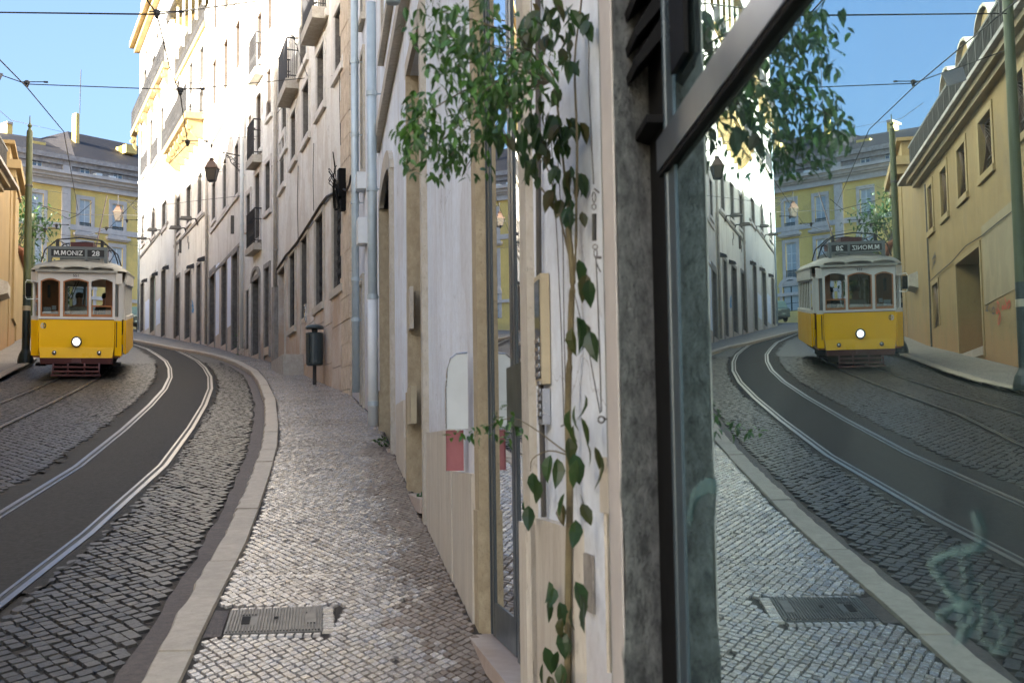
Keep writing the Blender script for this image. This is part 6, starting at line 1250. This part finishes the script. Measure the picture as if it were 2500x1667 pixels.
def person(x, y, label, shirt):
    vs, fs = body_skin('person', J, Eg, 'skin', None); Mw = tram.matrix_world; vw = [Mw @ Vector((v[0] + x, v[1] + y, v[2])) for v in vs]; base = Mw @ Vector((x, y, .55))
    t = thing('person', base, label, 'person'); bd = mk('body', vw, fs, 'skin', t, smooth=True)
    torso = [i for i, v in enumerate(vs)]; keep = [f for f in fs if all(vs[i][2] < 1.72 and vs[i][2] > 1.08 and vs[i][1] > -.28 for i in f)]; ids = sorted({i for f in keep for i in f}); mp2 = {i: k for k, i in enumerate(ids)}
    cc = Vector((x, y, 1.4)); sh = [Mw @ (Vector((vs[i][0] * 1.07 + x, vs[i][1] * 1.07 + y - (.0), vs[i][2]))) for i in ids]; mk('shirt', sh, [tuple(mp2[i] for i in f) for f in keep], shirt, t, smooth=True)
    m = MB(); m.lathe((0, 0, 0), [(.09, 1.90), (.105, 1.95), (.085, 2.02), (.03, 2.045)], 14); mk('hair', [Mw @ Vector((v.x + x, v.y + y - .035, v.z)) for v in m.v], m.f, 'hair', t, smooth=True)
    m = MB(); m.hexa([(x_, y_, z_) for z_ in (1.835, 1.875) for x_, y_ in ((-.012, -.155), (.012, -.155), (.012, -.13), (-.012, -.13))]); mk('nose', [Mw @ Vector((v.x + x, v.y + y, v.z)) for v in m.v], m.f, 'skin', t)
person(.02, .62, 'driver in a pale shirt seated behind the tram windscreen', 'shirt'); person(.62, 1.5, 'dark-clothed passenger sitting just behind the open tram window', 'iron')

# ------------------------------------------------------------------ poles, lamps, bin, overhead wires
def pole(name, base, htop, r, label, foot=True):
    t = thing(name, base, label, 'pole'); m = MB(); base = Vector(base); m.lathe(base, [(r * 1.0, 1.95), (r * .98, 2.6), (r * .8, htop - .55), (r * .74, htop - .45), (r * .5, htop - .42), (r * .35, htop - .36), (r * .62, htop - .30), (r * .2, htop - .22), (.012, htop)], 18); m.build('shaft', 'pole_green', t, smooth=False)
    m = MB(); m.lathe(base, [(r * 2.1, 0), (r * 2.1, .10), (r * 1.7, .26), (r * 1.18, .36), (r * 1.06, .40), (r * 1.02, 1.9), (r * 1.06, 1.95)], 18); m.build('base', 'pole_dark', t)
    m = MB(); m.lathe(base + Vector((0, 0, 1.5)), [(r * 1.08, 0), (r * 1.08, .14)], 14); m.build('sticker', 'cream_metal', t); m = MB(); m.lathe(base + Vector((0, 0, htop - 2.1)), [(r * 1.0, 0), (r * 1.05, .03), (r * 1.0, .06)], 14); m.build('clamp_band', 'castiron', t); return t
pb = gnd(62.5, 886) + Vector((0, 0, .0)); ptop = at(70.4, 283, pb.y).z - pb.z
pole('tram_pole', pb, ptop, .108, 'tall green tram pole with pointed finial standing left of the tram')
np_ = gnd(2506, 952, 0, True); pole('tram_pole', np_, 9.4, .11, 'green tram pole seen only in the window at the far right edge')
fp = at(79, 700, 66); fp.z = gz(fp.y); ft = thing('lamp_post', fp, 'slim sunlit yellow-green post behind the tall green pole', 'pole'); m = MB(); m.lathe(fp, [(.16, 0), (.1, .5), (.09, at(78, 522, 66).z - fp.z)], 10); m.build('shaft', 'pole_green', ft)
def lantern(name, anchor, n, arm, label, gs=1.0, drop=.35):
    """scrolled wrought-iron bracket with a hanging four-sided lantern"""
    t = thing(name, anchor, label, 'street lamp'); anchor = Vector(anchor); n = Vector(n).normalized(); zv = Vector((0, 0, 1)); tip = anchor + n * arm + zv * .12; m = MB()
    m.tube([anchor + zv * .0, tip], .02 * gs, 5); m.tube([anchor - zv * .62, anchor + zv * .12], .02 * gs, 5)
    m.tube(curve_pts([anchor + n * arm * .62 + zv * .05, anchor + n * arm * .42 - zv * .06, anchor + n * arm * .34 - zv * .24, anchor + n * arm * .12 - zv * .42, anchor - zv * .5], 4), .013 * gs, 4)
    for (fx, fz, r_) in ((.36, -.10, .07), (.2, -.14, .08), (.1, -.32, .075), (.22, -.27, .06), (.05, -.5, .05), (.47, -.05, .05)):
        c = anchor + n * arm * fx + zv * fz * gs; m.tube([c + (n * math.cos(a * .8) + zv * math.sin(a * .8)) * r_ * gs * (1 - a * .06) for a in range(11)], .009 * gs, 4, cap=False)
    m.build('bracket', 'iron', t); p = tip - zv * drop; m = MB(); m.tube([tip + zv * .12, tip, p], .014 * gs, 5); m.lathe(tip + zv * .1, [(.03, 0), (.045, .04), (.02, .1)], 8); m.build('hanger', 'iron', t)
    def fr(z, a): return [p + Vector((sx * a, sy * a, z)) for sx, sy in ((-1, -1), (1, -1), (1, 1), (-1, 1))]
    m = MB(); m.lathe(p, [(.085 * gs, .0), (.10 * gs, .02), (.05 * gs, .05)], 12)
    for (z0, a0, z1, a1) in ((-.02, .06, -.10, .11), (-.10, .11, -.26, .17), (-.26, .20, -.29, .20)): m.hexa(fr(z1 * gs, a1 * gs) + fr(z0 * gs, a0 * gs))
    cap = m.build('cap', 'copper', t); m = MB(); m.hexa(fr(-.66 * gs, .11 * gs) + fr(-.29 * gs, .18 * gs)); m.build('glass', 'lamp_glass', t)
    m = MB(); m.hexa(fr(-.70 * gs, .10 * gs) + fr(-.66 * gs, .12 * gs))
    for a_, b_ in zip(fr(-.66 * gs, .112 * gs), fr(-.29 * gs, .185 * gs)): m.tube([a_, b_], .012 * gs, 4)
    m.build('cage', 'iron', t); return t
u, z = F3.px(588.5, 381, .05); an = F3.P(u, z, .04); best = min([.6 + .02 * k for k in range(80)], key=lambda a_: abs(proj(an + F3.n * a_)[0] - 517)); lantern('wall_lantern', an, F3.n, best, 'ornate iron bracket lantern hanging from the patched building wall', 1.0, .30)
u, z = F1.px(335.5, 493, .05); an = F1.P(u, z, .04); best = min([.6 + .04 * k for k in range(80)], key=lambda a_: abs(proj(an + F1.n * a_)[0] - 289)); lantern('wall_lantern', an, F1.n, best, 'sunlit bracket lantern on the far building corner before the yellow palace', 1.25, .42)
bp = gnd(768, 939); t = thing('litter_bin', bp, 'dark green street litter bin with domed lid on a post by the brown building', 'litter bin')
m = MB(); m.tube([bp, bp + Vector((0, 0, .42))], .038, 10); m.build('post', 'iron', t)
m = MB(); m.lathe(bp, [(.13, .38), (.165, .40), (.172, .43), (.178, 1.01), (.182, 1.03), (.16, 1.04)], 22); bd = m.build('drum', 'bin_green', t); m = MB(); m.box(bp.x - .075, bp.x - .068, bp.y - .185, bp.y - .10, bp.z + .44, bp.z + 1.0); m.build('door_seam', 'black', bd)
m = MB(); m.lathe(bp, [(.06, 1.03), (.06, 1.12)], 10); m.build('neck', 'iron', t); m = MB(); m.lathe(bp, [(.17, 1.115), (.185, 1.125), (.185, 1.15), (.16, 1.18), (.09, 1.205), (.02, 1.215)], 22); m.build('lid', 'bin_green', t)
def wire(label, pts, r=.011, mat='cable', name='overhead_wire'): m = MB(); m.tube(pts, r, 5); return m.build(name, mat, None, label=label, cat='wire')
HW = 5.65
c1 = [gnd(x, y, HW) for x, y in ((383, 35), (414, 165), (440, 230), (458, 352))]
c1 = [p for p in c1 if p.y < 90]; pre = [Vector((TR1(y) - .1, y, gz(y) + HW)) for y in (1, 6, 11)]; far1 = [Vector((TR1(y), y, gz(y) + HW)) for y in (66, 74)]
wire('contact wire above the near track, crossing the sunlit facades', pre + c1 + (far1 if c1[-1].y < 60 else []))
h2 = gnd(66, 214, HW); k2 = gnd(156, 322, HW); pre2 = [Vector((TR2(y), y, gz(y) + HW)) for y in (0, 6, 12, 16)]; tail = Vector((TR2(56), 56, gz(56) + HW + .2))
wire('contact wire above the tram track on the left', pre2 + [h2] + ([k2, tail] if k2.y < 54 else [tail]))
pw = lambda x, y: at(x, y, np_.y, True)
def rfy(x, y): o, d = sight(x, y, True); s = (np_.y - o.y) / d.y; return o + d * s
s1a = Vector((np_.x, np_.y, rfy(2480, 34).z)); s1m = gnd(383, 36, HW + .12); s1b = F5.P(*F5.px(760, -14, .02), .02)
wire('thick span wire across the top of the view', [s1a, s1m, s1b], .013)
s2a = Vector((np_.x, np_.y, rfy(2466, 120).z)); s2m = gnd(66, 206, HW + .12); s2b = F5.P(*F5.px(855, 182, .02), .02); F = F2.P(*F2.px(436, 221, .6), .6)
wire('span wire from the window-edge pole to the brown building wall', [s2a, s2m, gnd(440, 220, HW + .15), at(752, 191, 28.5), s2b], .010)
wire('span wire fixed to the cream building beside the upper iron balcony', [F4.P(*F4.px(665, 406, .02), .02), at(551, 419, 45), gnd(456, 426, HW + .1) if gnd(456, 426, HW).y < 90 and gnd(456, 426, HW).y > 20 else at(456, 426, 52), at(340, 436, 60)], .009)
wire('short span wire near the upper bracket lantern', [F4.P(*F4.px(631, 333, .02), .02), at(533, 340, 42), at(500, 349, 44), gnd(458, 352, HW + .1) if gnd(458, 352, HW).y < 90 else at(458, 352, 50)], .009)
wire('span wire low across the patched and cream facades', [F3.P(*F3.px(585, 479, .02), .02), at(508, 487, 44), at(410, 499, 50), at(330, 505, 55)], .009)
wire('wire crossing in front of the yellow palace to the sunlit corner', [F1.P(*F1.px(337, 526, .02), .02), at(192, 524, 52), at(112, 505, 50), at(42, 485, 50)], .013)
wire('second thin wire in front of the yellow palace', [at(336, 600, 68), at(192, 580, 60), at(100, 565, 56), at(38, 555, 54)], .009)
wire('thin wire high on the left from the ochre roof to the palace', [at(-20, 255, 40), at(27, 294, 46), at(150, 322, 80)], .010)
wire('thin diagonal wire down to the brown building balcony', [F5.P(*F5.px(675, 70, .5), .5), F5.P(*F5.px(716, 70 + 20, 1.2), 1.2), at(752, 190, 28.5), F5.P(*F5.px(672, 282, .05), .05)], .010)
wire('sloping wire over the tram roof', [at(165, 474, 55), at(95, 462, 52), at(42, 485, 50)], .008); wire('slack feeder wire above the tram trolley', [at(105, 504, 46), at(168, 535, 44), at(190, 525, 42), at(225, 495, 42)], .010)
def hanger(p, label, s=1.0, d=(1, 0, 0)):
    s *= .62
    p = Vector(p); d = Vector(d).normalized(); t = thing('wire_hanger', p, label, 'wire hanger'); m = MB(); m.lathe(p + Vector((0, 0, .0)), [(.02 * s, -.10 * s), (.05 * s, -.06 * s), (.05 * s, -.02 * s), (.075 * s, .0), (.085 * s, .08 * s), (.05 * s, .11 * s)], 10); m.build('insulator', 'iron', t)
    m = MB(); m.tube([p - d * .18 * s + Vector((0, 0, .07 * s)), p + d * .5 * s + Vector((0, 0, .06 * s))], .016 * s, 5); m.tube([p + d * .5 * s + Vector((0, 0, .06 * s)), p + d * .62 * s + Vector((0, 0, .05 * s))], .03 * s, 6); m.build('arm', 'iron', t)
hanger(s1m, 'dark insulator where the thick span wire meets the contact wire'); hanger(s2m, 'wire hanger against the pale sky left of the tall pole top')
g440 = gnd(440, 224, HW)
if g440.y < 80: hanger(g440, 'wire hanger in front of the veranda balcony', 1.2)
g458 = gnd(458, 350, HW)
hanger(g458 if g458.y < 80 else at(458, 350, 50), 'small wire hanger below the corbelled balcony', 1.3)
for x, y, Y in ((288 - 150 + 0, 552, 50), (110, 562, 48), (260, 559, 52), (310, 540, 56)): hanger(at(x, y, Y), 'wire hanger among the tangle of wires above the tram, %s' % {138: 'left of the trolley pole', 110: 'nearest the green pole', 260: 'right of the trolley pole', 310: 'nearest the sunlit corner'}[x], 1.3)
gs = [sight(x, y, True) for x, y in ((2299, 179), (2351, 163), (2360, 196), (2315, 210))]
pl0 = gnd(2325, 172, HW - .05, True); q4 = [o + d * ((pl0.y - o.y) / d.y) for o, d in gs]; m = MB(); m.hexa([q4[3], q4[2], q4[2] + Vector((0, .03, 0)), q4[3] + Vector((0, .03, 0)), q4[0], q4[1], q4[1] + Vector((0, .03, 0)), q4[0] + Vector((0, .03, 0))]); m.build('hanging_plate', 'grey_sign', None, label='plain grey plate hanging from the overhead wire, seen in the window', cat='sign')
# a car far up by the arcade, half hidden behind the tram
cp = at(322, 782, 80); cp.z = gz(80) - .1
cr = thing('parked_car', cp, 'dark car far up the street just right of the tram', 'car'); m = MB(); pr = [(-2, .25), (-2, .75), (-1.5, .95), (-.9, 1.4), (.7, 1.42), (1.3, .98), (2, .85), (2.05, .3)]
for yy in (0, 1.65): pass
vs = [(cp.x + yy, cp.y + x, cp.z + z) for yy in (0, 1.65) for x, z in pr]; n = len(pr); m.add(vs, [tuple(range(n)), tuple(range(2 * n - 1, n - 1, -1))] + [(i, (i + 1) % n, (i + 1) % n + n, i + n) for i in range(n)]); m.build('body', 'pole_dark', cr)
for yy in (.0, 1.5):
    for x in (-1.25, 1.25): m = MB(); m.lathe((cp.x + yy, cp.y + x, cp.z + .32), [(.3, 0), (.32, .03), (.32, .13), (.3, .15)], 14, (Vector((0, 1, 0)), Vector((0, 0, 1)), Vector((1, 0, 0)))); m.build('wheel', 'black', cr)

# wipers and small fittings of the tram front
m = MB()
for x0, x1 in ((-.02, -.20), (.04, -.14)): m.tube([(x0, -.035, 2.28), (x1, -.04, 1.86)], .008, 4)
tchild(m, 'wiper', 'black', cab)
m = MB(); m.box(-.80, -.62, .06, .08, 1.55, 1.68); m.box(-.60, -.50, .06, .08, 1.62, 1.72); tchild(m, 'notice', 'white_board', cab)
m = MB(); m.box(-.86, -.42, .10, .16, 1.50, 1.54); m.box(-.72, -.66, .2, .3, 1.9, 2.2); tchild(m, 'dashboard', 'iron', cab)
m = MB(); m.box(.955, .975, -.03, -.02, .75, 1.35); tchild(m, 'grab_rail', 'iron', body)
# groups of look-alike things
GR = {'tram_pole': 'green tram poles along the left pavement', 'overhead_wire': 'overhead wires strung across the street', 'wire_hanger': 'hangers and insulators on the overhead wires', 'wall_lantern': 'bracket lanterns on the right-hand facades', 'tree': 'trees behind the garden wall', 'person': 'people inside the tram', 'weed': 'weeds at the foot of the walls'}
for o in list(COL.objects):
    k = o.name.split('.')[0]
    if o.parent is None and k in GR: o['group'] = GR[k]
